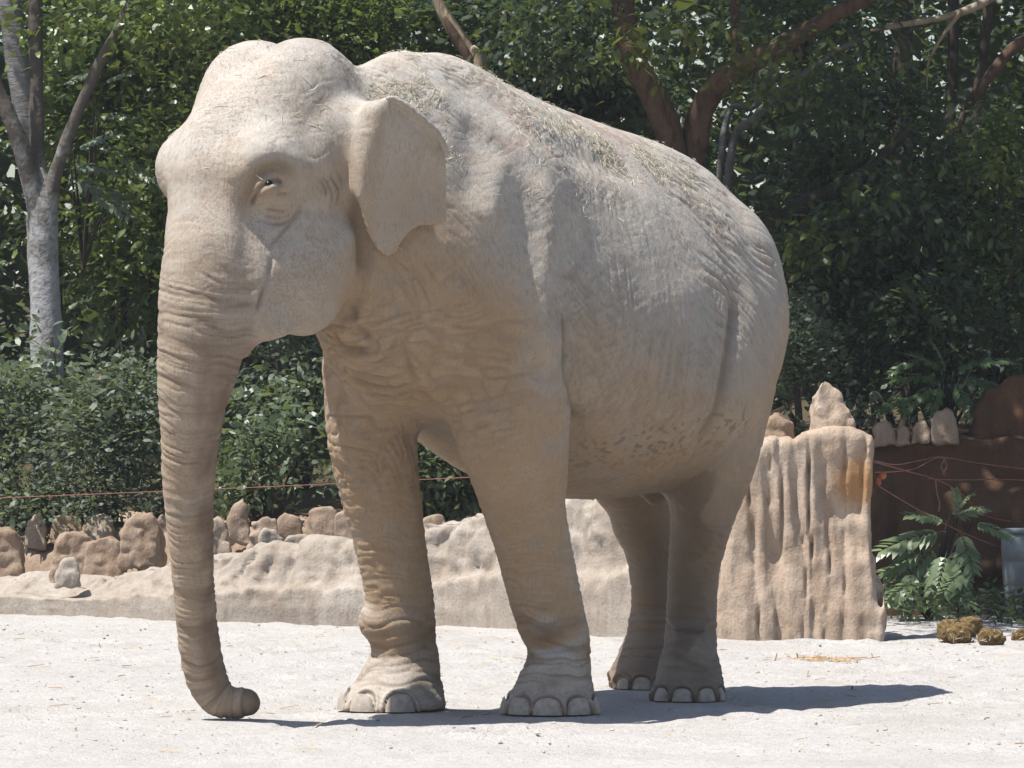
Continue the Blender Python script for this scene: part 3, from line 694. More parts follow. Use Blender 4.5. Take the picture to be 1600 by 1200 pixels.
gr2 = ridged(np.stack([Sx*21+2.2*vnoise(V*6), Zq*2.2, 0*Sx+4], 1)); dsp = .06*(fbm(V*3.0+3, 3)-.5)+.022*(fbm(V*10, 3)-.5)+.018*(ridged(V*7+2)-.5)+.012*(ridged(V*19+5)-.5)-.018*np.clip(gr2-.5, 0, 1)*2*sstep(.06, .16, Zq)-.030*np.clip(gro-.55, 0, 1)/.45*sstep(.06, .16, Zq)+.012*(fbm(V*30, 2)-.5)
dsp *= np.tile(1-.7*sstep(15, 10, np.arange(nP)), nS); dsp *= np.tile(np.clip(np.minimum(np.linspace(0, 1, nP)*14, 1), 0, 1), nS); V = V+Nn*dsp[:, None]
I = np.arange(nS*nP).reshape(nS, nP); Fq = np.stack([I[:-1, :-1], I[1:, :-1], I[1:, 1:], I[:-1, 1:]], -1).reshape(-1, 4)
o = link('rock_wall', mesh_np('rock_wall', V, Fq), M_wall); tag(o, 'long low wall of pale plastered rock rising from left to right behind the elephant', 'wall')

# ---- tall pillar that ends the wall
OUT = [(1085, 997), (1118, 996), (1122, 930), (1128, 870), (1140, 820), (1155, 775), (1172, 725), (1183, 690), (1200, 682), (1240, 684), (1262, 676), (1290, 668), (1335, 670), (1355, 674), (1366, 688), (1369, 740), (1371, 810), (1372, 900), (1381, 918), (1386, 955), (1388, 980), (1376, 997)]
YP = 6.75; pl = np.array([at(x, y, YP)[[0, 2]] for x, y in OUT]); pl[:, 1] = np.where(pl[:, 1] < .03, -.15, pl[:, 1])
def blob_sd(U, V_, poly): return poly_sd(U, V_, poly)
hx = .015; x0, x1, y0, y1, z0, z1 = pl[:, 0].min()-.1, pl[:, 0].max()+.1, YP-.15, YP+.62, -.22, pl[:, 1].max()+.08
ux, uy, uz = np.arange(x0, x1, hx), np.arange(y0, y1, hx), np.arange(z0, z1, hx)
U2, Z2 = np.meshgrid(ux, uz, indexing='ij'); sd2 = poly_sd(U2.astype(np.float32), Z2.astype(np.float32), pl)
g3 = np.stack(np.meshgrid(ux, uy, uz, indexing='ij'), -1).reshape(-1, 3)
S3 = np.repeat(sd2[:, None, :], len(uy), 1).reshape(-1)
yc = YP+.24; th = .22+.06*sstep(.5, 0, g3[:, 2]); yy = np.abs(g3[:, 1]-yc)-th
q1, q2 = np.maximum(S3+.05, 0), np.maximum(yy+.05, 0); f3 = np.sqrt(q1**2+q2**2)+np.minimum(np.maximum(S3+.05, yy+.05), 0)-.05
wv_ = 2.0*(fbm(g3*np.array([3, 3, 1.2]), 2)-.5); fl_ = ridged(np.stack([g3[:, 0]*21+wv_*1.5+.35*(g3[:, 0]-1.5)*(1.2-g3[:, 2])*8, g3[:, 1]*5, g3[:, 2]*.9], 1)); fl2 = ridged(np.stack([g3[:, 0]*37+wv_*2.6, g3[:, 1]*9, g3[:, 2]*1.6], 1))
f3 = f3-.05*(fbm(g3*3.5+7, 3)-.5)+.007*np.clip((fl2-.5)/.5, 0, 1)*sstep(1.16, .9, g3[:, 2])+.040*(.65+.6*sstep(.4, .62, fbm(g3*4+11, 2)))*np.clip((fl_-.60)/.40, 0, 1)*sstep(1.16, .9, g3[:, 2]+.1*wv_)+.018*(fbm(g3*16, 2)-.5)
pv, pq = surface_nets(f3.reshape(len(ux), len(uy), len(uz)).astype(np.float32)); pv = np.array([x0, y0, z0])+pv*hx
pme = mesh_np('rock_pillar', pv, pq)
nn_ = np.empty(len(pv)*3, np.float32); pme.vertices.foreach_get('normal', nn_)
if nn_.reshape(-1, 3)[pv[:, 2].argmax(), 2] < 0: pme.flip_normals()
o = link('rock_pillar', pme, M_pillar); tag(o, 'tall tan pillar of grooved plaster rock ending the wall behind the hind legs', 'pillar')
def slab(name, outline, Y, thick, mat, seed, label=None, cat='stone', group=None, hx=.011, rnd=.035, flat=0.0):
    """weathered stone: outline as seen in the photograph, real thickness, chipped and dented all over"""
    pl = np.array([at(x, y, Y)[[0, 2]] for x, y in outline]); q0, q1_ = pl.min(0)-.06, pl.max(0)+.06
    ux, uy, uz = np.arange(q0[0], q1_[0], hx), np.arange(-thick/2-.08, thick/2+.08, hx), np.arange(q0[1], q1_[1], hx)
    U2, Z2 = np.meshgrid(ux, uz, indexing='ij'); sd = poly_sd(U2.astype(np.float32), Z2.astype(np.float32), pl)
    g3 = np.stack(np.meshgrid(ux, uy, uz, indexing='ij'), -1).reshape(-1, 3); S3 = np.repeat(sd[:, None, :], len(uy), 1).reshape(-1)
    c = pl.mean(0); yy = np.abs(g3[:, 1])-thick/2*(1-.5*np.clip((g3[:, 2]-q0[1])/(q1_[1]-q0[1]), 0, 1))
    q1, q2 = np.maximum(S3+rnd, 0), np.maximum(yy+rnd, 0); f = np.sqrt(q1**2+q2**2)+np.minimum(np.maximum(S3+rnd, yy+rnd), 0)-rnd
    r = np.random.default_rng(seed); pc = np.stack([g3[:, 0]-c[0], g3[:, 1], g3[:, 2]-c[1]], 1); ext = (q1_-q0).max()*.5
    for i in range(8):
        n_ = r.normal(size=3); n_[1] = -abs(n_[1])*1.2; n_[2] = abs(n_[2]); n_ /= np.linalg.norm(n_); f = np.maximum(f, pc@n_-ext*r.uniform(.60, .85)*np.sqrt((n_*np.array([.8, thick/(2*ext)*1.3, 1]))@(n_*np.array([.8, thick/(2*ext)*1.3, 1]))+.05))
    f = f+.030*(fbm(g3*9+seed, 3)-.5)+.018*(ridged(g3*14+seed)-.5)+.012*(fbm(g3*30, 2)-.5)
    pv, pq = surface_nets(f.reshape(len(ux), len(uy), len(uz)).astype(np.float32)); pv = np.array([ux[0], uy[0], uz[0]])+pv*hx
    o3 = np.array([c[0], 0, pl[:, 1].min()]); me = mesh_np(name, pv-o3, pq); nn = np.empty(len(pv)*3, np.float32); me.vertices.foreach_get('normal', nn)
    if nn.reshape(-1, 3)[pv[:, 2].argmax(), 2] < 0: me.flip_normals()
    o = link(name, me, mat); o.location = (o3[0], Y+thick/2, o3[2])
    if label: tag(o, label, cat, group)
    return o
slab('standing_stone', [(1264, 684), (1266, 650), (1270, 622), (1279, 603), (1288, 596), (1302, 600), (1314, 618), (1326, 640), (1333, 655), (1338, 684)], 6.83, .20, M_pillar, 5, 'upright pointed stone standing on top of the grooved tan pillar')
slab('boulder', [(1172, 700), (1183, 680), (1194, 660), (1210, 641), (1222, 646), (1238, 662), (1248, 696)], 6.9, .2, M_brown, 12, 'reddish brown angular stone lying on the pillar beside its pointed stone')
# ---- brown bank and stones behind the low wall
bk = [(-3.6, 9.9), (-2.4, 9.45), (-1.2, 9.0), (0, 8.6), (1.2, 8.0)]
V = []; xs_ = np.arange(-8.5, 1.5, .045); ps = np.arange(0, 1.001, .04)
for x in xs_:
    yb = np.interp(x, [-8.5, -4.2, -2.4, 0, 3], [13, 11.1, 10.3, 9.35, 8.7])
    for t in ps: V.append((x, yb+t*1.5, -.04+.42*sstep(0, .30, t)+.10*t))
V = np.array(V); V[:, 2] += (.16*(fbm(V*3.3+9, 3)-.5)+.07*(ridged(V*5+4)-.5))*sstep(0, .2, np.tile(ps, len(xs_))); V[:, 1] += .12*(fbm(V*4+2, 2)-.5)
I = np.arange(len(V)).reshape(len(xs_), len(ps)); Fq = np.stack([I[:-1, :-1], I[1:, :-1], I[1:, 1:], I[:-1, 1:]], -1).reshape(-1, 4)
o = link('bank', mesh_np('bank', V, Fq), M_brown); tag(o, kind='structure')
STN = [  # px0 px1 py0 py1 Y label point tilt mat
 (-30, 36, 826, 905, 10.35, 'rounded sandy brown boulder at the far left behind the low wall', .1, 0, M_brown),
 (36, 70, 804, 848, 10.3, 'small tilted slab stone standing on the sandy bank at the far left', .2, .35, M_tan),
 (74, 128, 804, 842, 10.3, 'grey weathered stone left of the squarish pale stone on the bank', .2, .2, M_brown),
 (128, 181, 806, 846, 10.25, 'squarish pale stone perched on the bank between two darker rocks', 0, 0, M_tan),
 (78, 150, 832, 905, 10.15, 'brown boulder beneath the squarish pale stone', .1, 0, M_brown),
 (130, 196, 838, 905, 10.1, 'low brown rock between the wall crest and the largest boulder', .1, 0, M_brown),
 (184, 258, 803, 880, 10.05, 'largest humped boulder on the bank left of the trunk', .35, 0, M_brown),
 (243, 275, 804, 850, 10.15, 'brown stone half hidden behind the trunk', .1, 0, M_brown),
 (86, 124, 871, 908, 9.75, 'small grey stone sitting in the crest of the low wall', .2, 0, M_wall),
 (326, 360, 802, 868, 9.7, 'pale rock just right of the trunk behind the low wall', .1, 0, M_tan),
 (354, 392, 781, 842, 9.75, 'tall pointed stone right of the trunk behind the low wall', .45, .1, M_brown),
 (388, 436, 808, 852, 9.65, 'brown stone between the tall pointed stone and the white block', .1, 0, M_brown),
 (402, 442, 828, 868, 9.3, 'whitish block stone set in the wall crest left of the front leg', .0, .1, M_wall),
 (430, 472, 798, 848, 9.6, 'round topped tan stone above the whitish block', .3, 0, M_brown),
 (446, 486, 834, 858, 9.2, 'small pale stone in the crest below the round topped tan stone', .1, 0, M_wall),
 (474, 534, 790, 850, 9.5, 'broad overhanging brown rock left of the lifted looking front leg', .15, -.1, M_brown),
 (520, 566, 796, 850, 9.45, 'brown rock partly hidden by the far front leg', .1, 0, M_brown),
 (655, 700, 800, 835, 8.95, 'low grey rock on the wall crest between the two front legs', .2, 0, M_brown)]
for i, (a, b, c_, d_, Y, lab, pt, tl_, mt) in enumerate(STN):
    Y += .38 if 846 > d_-5 and d_ < 860 and i not in (8, 12, 14) else 0
    lab = lab.replace('lifted looking front leg', 'far front leg'); r = np.random.default_rng(500+i); w2, h2, cx = (b-a)/2, d_-c_, (a+b)/2; ol = []
    u = lambda lo, hi: r.uniform(lo, hi)     # angular outline: shoulders and a broken top
    if r.random() < .5: sh = [(0, u(.5, .7)), (u(.06, .16), u(.8, .92)), (u(.25, .4), 1), (u(.62, .8), u(.88, 1)), (u(.88, .96), u(.7, .85)), (1, u(.4, .6))]
    else: sh = [(0, u(.4, .6)), (u(.05, .12), u(.7, .85)), (u(.22, .38), u(.88, .98)), (u(.6, .78), 1), (u(.88, .95), u(.75, .9)), (1, u(.5, .7))]
    for x_, h_ in sh: ol.append((a+(b-a)*(.5+(x_-.5)*(1-pt*.3*h_))+tl_*w2*h_*.8, d_-h2*h_))
    ol = [(a-1, d_+10)]+ol+[(b+1, d_+10)]
    slab('boulder', ol, Y, max(.10, .8*(b-a)*(Y+CAM_D)/F_PX), mt, 20+i, lab, 'boulder', 'stones along the low wall', rnd=.012)
# ---- shaded retaining wall on the right, with stones on it
xs_ = np.arange(1.75, 9, .04); zs_ = np.arange(-.04, 1.001, .035)
V = np.array([(x, 9.85+.25*z, z) for x in xs_ for z in zs_]+[(x, 10.1+.3*t, 1.0+.02*t) for x in xs_ for t in (1, 2, 3, 4)][:0])
V2 = np.array([(x, 9.85+.25*min(z, .97)+max(0, z-.97)*6, min(z, .97)+max(0, z-.97)*.1) for x in xs_ for z in np.r_[zs_, 1.05, 1.15, 1.3]])
nz_ = len(zs_)+3; V2[:, 1] += .12*(ridged(V2*5+3)-.5)+.2*(fbm(V2*2.6+6, 3)-.5)+.10*(np.abs(2*vnoise(V2*np.array([1.6, 1, 7]))-1)-.5); V2[:, 2] += .06*(fbm(V2*3, 2)-.5)*(V2[:, 2] > .5)
I = np.arange(len(V2)).reshape(len(xs_), nz_); Fq = np.stack([I[:-1, :-1], I[1:, :-1], I[1:, 1:], I[:-1, 1:]], -1).reshape(-1, 4)
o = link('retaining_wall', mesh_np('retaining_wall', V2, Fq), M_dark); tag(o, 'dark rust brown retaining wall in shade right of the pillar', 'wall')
for i, (a, b, c_, d_, lab, tl_) in enumerate([(1368, 1402, 658, 690, 'pale grey stone on the dark retaining wall next to the pillar', .1), (1402, 1424, 663, 690, 'smallest brown stone on the dark retaining wall', 0), (1426, 1456, 655, 688, 'knobbly brown stone on the dark wall left of the tall slab', 0), (1454, 1496, 638, 688, 'tallest stone slab leaning on top of the dark retaining wall', -.2)]):
    w2 = (b-a)/2; slab('stone', [(a-1, d_+6), (a, c_+.35*(d_-c_)), (a+w2*(.4-tl_), c_+3), (a+w2*(1.2-tl_*.5), c_), (b-w2*.35, c_+.15*(d_-c_)), (b, c_+.6*(d_-c_)), (b+2, d_+6)], 10.0, .12, M_brown, 60+i, lab, 'stone', 'stones on the dark retaining wall', rnd=.015)
slab('rock_outcrop', [(1496, 730), (1516, 694), (1524, 668), (1522, 640), (1538, 626), (1548, 606), (1570, 602), (1584, 588), (1620, 582), (1680, 590), (1730, 640), (1760, 730)], 10.15, .5, M_dark, 71, 'large rusty brown rock outcrop above the dark wall at the right edge', 'rock', hx=.016)

# ---- earth beneath the wood, rising gently away
xs_ = np.arange(-40, 41, 1.0); ys_ = np.r_[np.arange(11.2, 20, .5), np.arange(20, 90, 3)]
V = np.array([(x, y+0, (.28+.06*min(y-11.2, 3) if x < 1.6 else .9)+.03*(y-11.2)) for x in xs_ for y in ys_]); V[:, 2] += .2*(fbm(V*.8, 2)-.5)*sstep(11.5, 13, V[:, 1]); V[V[:, 1] < 11.25, 2] = -.1
I = np.arange(len(V)).reshape(len(xs_), len(ys_)); Fq = np.stack([I[:-1, :-1], I[1:, :-1], I[1:, 1:], I[:-1, 1:]], -1).reshape(-1, 4)
m = NT('leaf_litter'); n_ = m.noise(m.pos(), 12, 5); m.principled(m.mix(n_, (.045, .035, .02), (.09, .07, .04)), .95, m.bump(n_, .6, .05))
o = link('hillside', mesh_np('hillside', V, Fq), m.m); tag(o, kind='structure')

# ================================================================ trees, shrubs, leaves
def leaf_mat(name, dark, light, yellow=(.16, .17, .03), trans=.42, gloss=.38, spec=.45):
    m = NT(name); rn = m.attr('rnd').outputs['Fac']
    c = m.mix(m.ramp(rn, [(0, 0), (.85, 1)]), dark, light); c = m.mix(m.ramp(rn, [(.90, 0), (1, 1)]), c, yellow)
    d = m.principled(c, gloss, None, spec); tr = m.n('BsdfTranslucent'); tc = m.mix(.45, c, (.22, .26, .03)); m.l(tc, tr.inputs[0])
    mx = m.n('MixShader', Fac=trans); m.l(d.outputs[0], mx.inputs[1]); m.l(tr.outputs[0], mx.inputs[2]); m.l(mx.outputs[0], m.out.inputs[0]); return m.m
L_shrub = leaf_mat('shrub_leaf', (.050, .072, .052), (.130, .160, .105), (.19, .21, .13), gloss=.5)  # greyed and lightened leaves, haze put into their colour
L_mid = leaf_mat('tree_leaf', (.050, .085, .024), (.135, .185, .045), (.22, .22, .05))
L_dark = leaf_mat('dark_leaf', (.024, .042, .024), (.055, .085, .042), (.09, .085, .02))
L_yel = leaf_mat('yellow_green_leaf', (.045, .065, .015), (.11, .135, .03), (.24, .20, .03))
L_frond = leaf_mat('pinnate_leaf', (.045, .085, .025), (.085, .14, .05), (.13, .17, .06))
L_pale = leaf_mat('pale_pinnate_leaf', (.085, .115, .075), (.14, .18, .11), (.18, .20, .12), .25)
def bark(name, a, b, rings=False):
    m = NT(name); P = m.pos(); st = m.n('Mapping'); m.l(P, st.inputs[0]); st.inputs['Scale'].default_value = (.5, .5, 1.8) if rings else (1, 1, .25)
    n1 = m.noise(P, 5, 4); n2 = m.noise(st.outputs[0], 26, 5, .6)
    c = m.mix(m.ramp(n1, [(.35, 0), (.65, 1)]), a, b); c = m.mix(m.math('MULTIPLY', m.ramp(n2, [(.5, 0), (.7, 1)]), .4 if rings else .7), c, tuple(x*.35 for x in a))
    m.principled(c, .9, m.bump(n2, .8, .02), .15); return m.m
L_haze = leaf_mat('hazed_leaf', (.05, .078, .045), (.125, .165, .09), (.17, .19, .11))  # greyer leaf green with the low haze painted in
L_sap = leaf_mat('sapling_leaf', (.10, .15, .07), (.17, .22, .11), (.20, .23, .11), .3)
B_grey = bark('grey_bark', (.10, .096, .094), (.185, .18, .178), True); B_limb = bark('grey_brown_bark', (.05, .043, .037), (.10, .09, .08)); B_red = bark('red_brown_bark', (.07, .043, .030), (.125, .082, .058)); B_dark = bark('dark_bark', (.03, .024, .018), (.06, .05, .04)); B_pale = bark('pale_dead_wood', (.24, .18, .12), (.34, .28, .21))
m = NT('mottled_bark'); P = m.pos(); sx = m.n('SeparateXYZ'); m.l(P, sx.inputs[0]); n1 = m.noise(P, 6, 5, .65); n2 = m.noise(P, 24, 4, .6)
hz_ = m.math('ADD', sx.outputs['Z'], m.math('MULTIPLY', m.math('SUBTRACT', n1, .5), 2.2)); old = m.ramp(m.math('MULTIPLY', m.math('SUBTRACT', hz_, 1.7), .8), [(.15, 0), (.75, 1)])   # smooth pale bole, darker mossy limbs
c = m.mix(old, (.30, .295, .295), (.085, .073, .062)); c = m.mix(m.math('MULTIPLY', m.ramp(n2, [(.5, 0), (.68, 1)]), .5), c, (.05, .045, .04)); m.principled(c, .9, m.bump(n2, .6, .02), .15); B_fork = m.m
def tube(pts, n=9):
    """pts rows (x,y,z,r); returns V,F of a knobbly closed tube"""
    D = dense(pts, 6); V, F = [], []
    for i, p in enumerate(D):
        t = D[min(i+1, len(D)-1), :3]-D[max(i-1, 0), :3]; t /= np.linalg.norm(t)+1e-9
        u = np.cross(t, (0, 1, .1)); u /= np.linalg.norm(u); v = np.cross(t, u)
        for k in range(n):
            a = 6.2832*k/n; V.append(p[:3]+(u*math.cos(a)+v*math.sin(a))*p[3])
    V = np.array(V); V += (fbm(V*9, 2)[:, None]-.5)*.0+((fbm(V*7+1, 2)-.5)[:, None]*np.repeat(D[:, 3], n)[:, None]*.35)*(V-np.repeat(D[:, :3], n, 0))/np.repeat(D[:, 3:4], n, 0)
    for i in range(len(D)-1):
        for k in range(n):
            F.append((i*n+k, i*n+(k+1) % n, (i+1)*n+(k+1) % n, (i+1)*n+k))
    F.append(tuple(range(n))[:4]); F.append(tuple(range((len(D)-1)*n, (len(D)-1)*n+4)))
    return V, np.array(F)
def join(parts):
    V, F, k = [], [], 0
    for v, f in parts: V.append(v); F.append(np.asarray(f)+k); k += len(v)
    return np.vstack(V), np.vstack(F)
def limb(name, tubes, mat, parent, label=None):
    V, F = join([tube(t) for t in tubes]); me = mesh_np(name, V, F); o = link(name, me, mat, parent)
    if label: o['label'] = label
    return o
def px_tube(rows, Y=None):
    """rows (px,py,Y,width in px)"""
    return [(*at(px, py, y), .5*w_*(y+CAM_D)/F_PX) for px, py, y, w_ in rows]
HEX = np.array([(0, 0, 0), (.30, .21, .05), (.70, .17, .03), (1, 0, -.06), (.70, -.17, .03), (.30, -.21, .05)]); HEXF = np.array([(0, 1, 5), (1, 2, 4), (1, 4, 5), (2, 3, 4)])
def leaves(name, pos, size, mat, parent=None, seed=1, up=.5, droop=.25, out=None):
    r = np.random.default_rng(seed); n = len(pos)
    d = r.normal(size=(n, 3)); d[:, 2] = d[:, 2]*.5-droop
    if out is not None: d += out*.9
    d /= np.linalg.norm(d, axis=1)[:, None]
    nr = r.normal(size=(n, 3))*.75; nr[:, 2] += up*2; nr[:, 1] -= .25; nr -= (nr*d).sum(1)[:, None]*d; nr /= np.linalg.norm(nr, axis=1)[:, None]
    s = np.cross(nr, d); sz = size*(.5+1.1*r.random(n)**1.5)*(.75+.6*fbm(pos*1.7, 1))
    V = pos[:, None]+sz[:, None, None]*(HEX[None, :, 0:1]*d[:, None]+HEX[None, :, 1:2]*s[:, None]+HEX[None, :, 2:3]*nr[:, None])
    F = (HEXF[None]+(np.arange(n)*6)[:, None, None]).reshape(-1, 3)
    me = mesh_np(name, V.reshape(-1, 3), F, False); attr(me, 'rnd', np.repeat(np.clip(r.random(n)*.75+.25*fbm(pos*3, 2), 0, 1), 6))
    o = link(name, me, mat, parent)
    if parent is not None: tag(o, kind='stuff')
    return o
def cloud(blobs, n, seed, clump=.12, per=14, shell=.55, hollow=0.0):
    """leaf positions in clumps through ellipsoids (cx,cy,cz,rx,ry,rz)"""
    r = np.random.default_rng(seed); bl = np.array(blobs, float); vol = (bl[:, 3]*bl[:, 4]*bl[:, 5])**(2/3); k = max(1, n//per)
    w = r.choice(len(bl), k, p=vol/vol.sum()); d = r.normal(size=(k, 3)); d /= np.linalg.norm(d, axis=1)[:, None]
    rad = (shell+(1-shell)*r.random(k))*(1+.22*r.normal(size=k)); rad = np.clip(rad, .1, 1.25)
    c = bl[w, :3]+d*rad[:, None]*bl[w, 3:6]; kp = fbm(c*2.6+seed, 2)+.25*(fbm(c*6+seed, 2)-.5) > hollow; c, d = c[kp], d[kp]; k = len(c); pos = np.repeat(c, per, 0)+r.normal(size=(k*per, 3))*clump*np.array([1, 1, .7])
    return pos, np.repeat(d, per, 0)
def crown(parent, blobs, n, size, mat, seed, name='crown', clump=.12, per=14, shell=.5, hollow=0.0, **kw):
    pos, d = cloud(blobs, n, seed, clump, per, shell, hollow); return leaves(name, pos, size, mat, parent, seed+1, out=d, **kw)
def pb(px, py, Y, rx_, rz_, ry_=None):
    p = at(px, py, Y); s = (Y+CAM_D)/F_PX; return (*p, rx_*s, (ry_ if ry_ else .5*(rx_+rz_))*s, rz_*s)

# ---- grey forked tree on the left
t = empty('tree', at(70, 700, 12.2), 'smooth grey barked tree forking into several stems at the left edge', 'tree')
Yt = 12.2
limb('trunk', [px_tube([(80, 760, Yt, 58), (74, 560, Yt, 52), (70, 450, Yt, 50), (66, 360, Yt, 50), (66, 318, Yt, 46), (65, 285, Yt, 34), (64, 262, Yt, 10)])], B_fork, t)
limb('branch', [px_tube([(64, 350, Yt, 36), (45, 270, Yt-.05, 30), (18, 190, Yt-.1, 26), (-10, 120, Yt-.1, 24), (-60, -60, Yt-.2, 20)])], B_fork, t)
limb('branch', [px_tube([(68, 330, Yt, 34), (60, 270, Yt+.05, 27), (57, 150, Yt+.1, 24), (56, 0, Yt+.1, 22), (52, -200, Yt+.1, 18)])], B_fork, t)
limb('branch', [px_tube([(72, 350, Yt, 32), (84, 280, Yt-.05, 24), (112, 200, Yt-.1, 19), (150, 110, Yt-.15, 17), (185, 45, Yt-.2, 15), (215, -20, Yt-.2, 13), (270, -150, Yt-.2, 10)])], B_fork, t)
crown(t, [pb(60, -420, 12.2, 520, 300, 360), pb(150, -260, 11.9, 300, 160, 240)], 2200, .075, L_mid, 31)
crown(t, [pb(255, 90, 12.4, 60, 45), pb(290, 40, 12.4, 60, 35), pb(225, 210, 12.4, 50, 45), pb(205, 330, 12.4, 45, 40)], 900, .062, L_yel, 33, name='spray', clump=.14)
crown(t, [pb(250, 20, 12.0, 120, 45, 90), pb(100, 30, 12.4, 90, 40, 60)], 900, .065, L_mid, 32, name='spray')
t = empty('tree', at(30, 700, 13.2), 'straight pale ringed trunk rising behind the grey forked tree', 'tree')
limb('trunk', [px_tube([(74, 700, 13.2, 40), (72, 420, 13.2, 38), (46, 220, 13.2, 38), (22, 60, 13.2, 36), (10, -80, 13.2, 34), (0, -400, 13.2, 28)])], B_grey, t)
crown(t, [pb(0, -560, 13.4, 420, 260, 340)], 1300, .08, L_mid, 41)
t = empty('tree', at(95, 700, 14), 'thin dark stemmed tree right behind the grey forked tree', 'tree')
limb('trunk', [px_tube([(88, 700, 14, 18), (90, 400, 14, 17), (96, 150, 14, 15), (98, 0, 14, 13), (100, -260, 14, 10)])], B_dark, t)
crown(t, [pb(110, -420, 14, 330, 240, 250)], 900, .08, L_mid, 43)

# ---- red-brown forked tree behind the rump
t = empty('tree', at(1062, 700, 12.6), 'reddish brown tree with two thick crooked limbs forking above the rump', 'tree')
Yt = 12.6
limb('trunk', [px_tube([(1075, 760, Yt, 86), (1070, 500, Yt, 80), (1066, 330, Yt, 76), (1064, 250, Yt, 66)])], B_red, t)
limb('branch', [px_tube([(1060, 300, Yt, 56), (1048, 215, Yt-.05, 46), (1022, 150, Yt-.1, 42), (992, 100, Yt-.15, 40), (980, 50, Yt-.15, 38), (972, -20, Yt-.1, 36), (960, -220, Yt, 28)])], B_red, t)
limb('branch', [px_tube([(1072, 300, Yt, 54), (1086, 215, Yt, 44), (1108, 150, Yt-.1, 42), (1150, 110, Yt-.2, 38), (1220, 72, Yt-.3, 32), (1300, 25, Yt-.4, 26), (1380, -20, Yt-.5, 22), (1520, -140, Yt-.6, 16)])], B_red, t)
limb('branch', [px_tube([(1150, 108, Yt-.2, 20), (1152, 60, Yt-.1, 16), (1146, 0, Yt, 14), (1140, -100, Yt, 10)])], B_red, t)
limb('branch', [px_tube([(1085, 420, Yt, 50), (1140, 380, Yt, 44), (1205, 352, Yt-.1, 38), (1250, 325, Yt-.1, 33), (1300, 300, Yt-.1, 26), (1370, 255, Yt, 18), (1420, 200, Yt, 12)])], B_dark, t, 'mossy dark lower bough')
# high canopy (it throws the shade on the right of the yard's edge)
crown(t, [pb(1000, -700, 11.5, 700, 280, 640), pb(1350, -620, 11.5, 700, 280, 700), pb(900, -800, 12.5, 460, 260, 460)], 12000, .10, L_mid, 51, per=16, shell=.15, clump=.18)
crown(t, [pb(1010, 60, 12.0, 70, 45), pb(1130, 40, 12.0, 90, 50), pb(1250, 90, 12.0, 80, 50), pb(960, 90, 12.1, 50, 30), pb(1190, 130, 12.2, 60, 40)], 700, .060, L_yel, 53, name='spray', droop=1.0)
crown(t, [pb(880, 40, 12.4, 110, 70), pb(840, 100, 12.6, 70, 40), pb(1300, 160, 12.6, 120, 60), pb(1420, 330, 12.2, 150, 60), pb(1290, 370, 12.1, 90, 40), pb(1420, 260, 12.7, 130, 60)], 3600, .060, L_dark, 55, name='spray', droop=.8)
crown(t, [pb(1260, 375, 11.9, 70, 26), pb(1370, 300, 11.9, 30, 16), pb(1570, 270, 11.9, 40, 40)], 330, .06, L_yel, 57, name='spray', droop=.7)
# ---- dead snag, pale dead bough, background trunks
t = empty('dead_tree', at(715, 700, 13), 'broken pale dead stem leaning behind the elephants shoulder', 'dead tree')
limb('trunk', [px_tube([(700, 700, 13.2, 34), (745, 140, 13, 30), (735, 90, 13, 26), (712, 50, 13, 24), (690, 15, 13, 18), (672, -30, 13, 12)])], B_pale, t)
limb('branch', [px_tube([(752, 140, 13, 20), (728, 85, 12.95, 17), (706, 48, 12.95, 14), (694, 26, 12.95, 5)])], B_red, t)
for i, (rows, mt, lab) in enumerate([
    ([(1415, 640, 17, 40), (1412, 300, 17, 38), (1410, 100, 17, 34), (1412, 0, 17, 32), (1415, -300, 17, 26)], B_dark, 'thick dark trunk in the deep shade top right'),
    ([(1480, 640, 18, 22), (1482, 250, 18, 20), (1490, 60, 18, 18), (1486, -200, 18, 14)], B_dark, 'slim dark trunk right of the thick dark trunk top right'),
    ([(1520, 640, 16, 18), (1524, 200, 16, 17), (1540, 60, 16, 15), (1556, -200, 16, 12)], B_dark, 'slim leaning trunk nearest the right edge of the shade'),
    ([(1250, 640, 19, 30), (1240, 300, 19, 28), (1252, 60, 19, 26), (1244, -200, 19, 22)], B_dark, 'dark trunk far behind the mossy bough'),
    ([(900, 640, 18, 30), (905, 200, 18, 28), (890, 60, 18, 26), (880, -200, 18, 22)], B_dark, 'dark trunk in the wood above the middle of the back'),
    ([(225, 640, 19, 20), (221, 300, 19, 18), (216, 170, 19, 16), (210, -150, 19, 12)], B_grey, 'thin pale trunk deep in the wood left of the forehead')]):
    t = empty('tree', at(rows[0][0], 700, rows[0][2]), lab, 'tree', 'trees deep in the wood'); limb('trunk', [px_tube(rows)], mt, t)
    crown(t, [pb(rows[-1][0], -380, rows[0][2], 420, 240, 300)], 1400, .10, L_dark, 70+i)
t = empty('tree', at(1640, 700, 13.5), 'tree leaning in from the right edge with bare pale boughs', 'tree')
limb('trunk', [px_tube([(1660, 760, 13.6, 50), (1650, 400, 13.6, 46), (1640, 60, 13.6, 40), (1640, -200, 13.6, 34)])], B_dark, t)
limb('branch', [px_tube([(1646, 60, 13.6, 24), (1590, 70, 13.5, 20), (1545, 120, 13.4, 17), (1510, 170, 13.4, 14), (1495, 215, 13.4, 9)])], B_red, t)
limb('branch', [px_tube([(1640, -60, 13.6, 18), (1535, 5, 13.2, 13), (1470, 28, 13.1, 11), (1400, 40, 13, 9), (1360, 48, 13, 5)])], B_pale, t, 'bare pale bough')
limb('branch', [px_tube([(1500, 20, 13.1, 8), (1470, 60, 13.1, 6), (1450, 100, 13.1, 4), (1448, 140, 13.1, 3)])], B_pale, t)
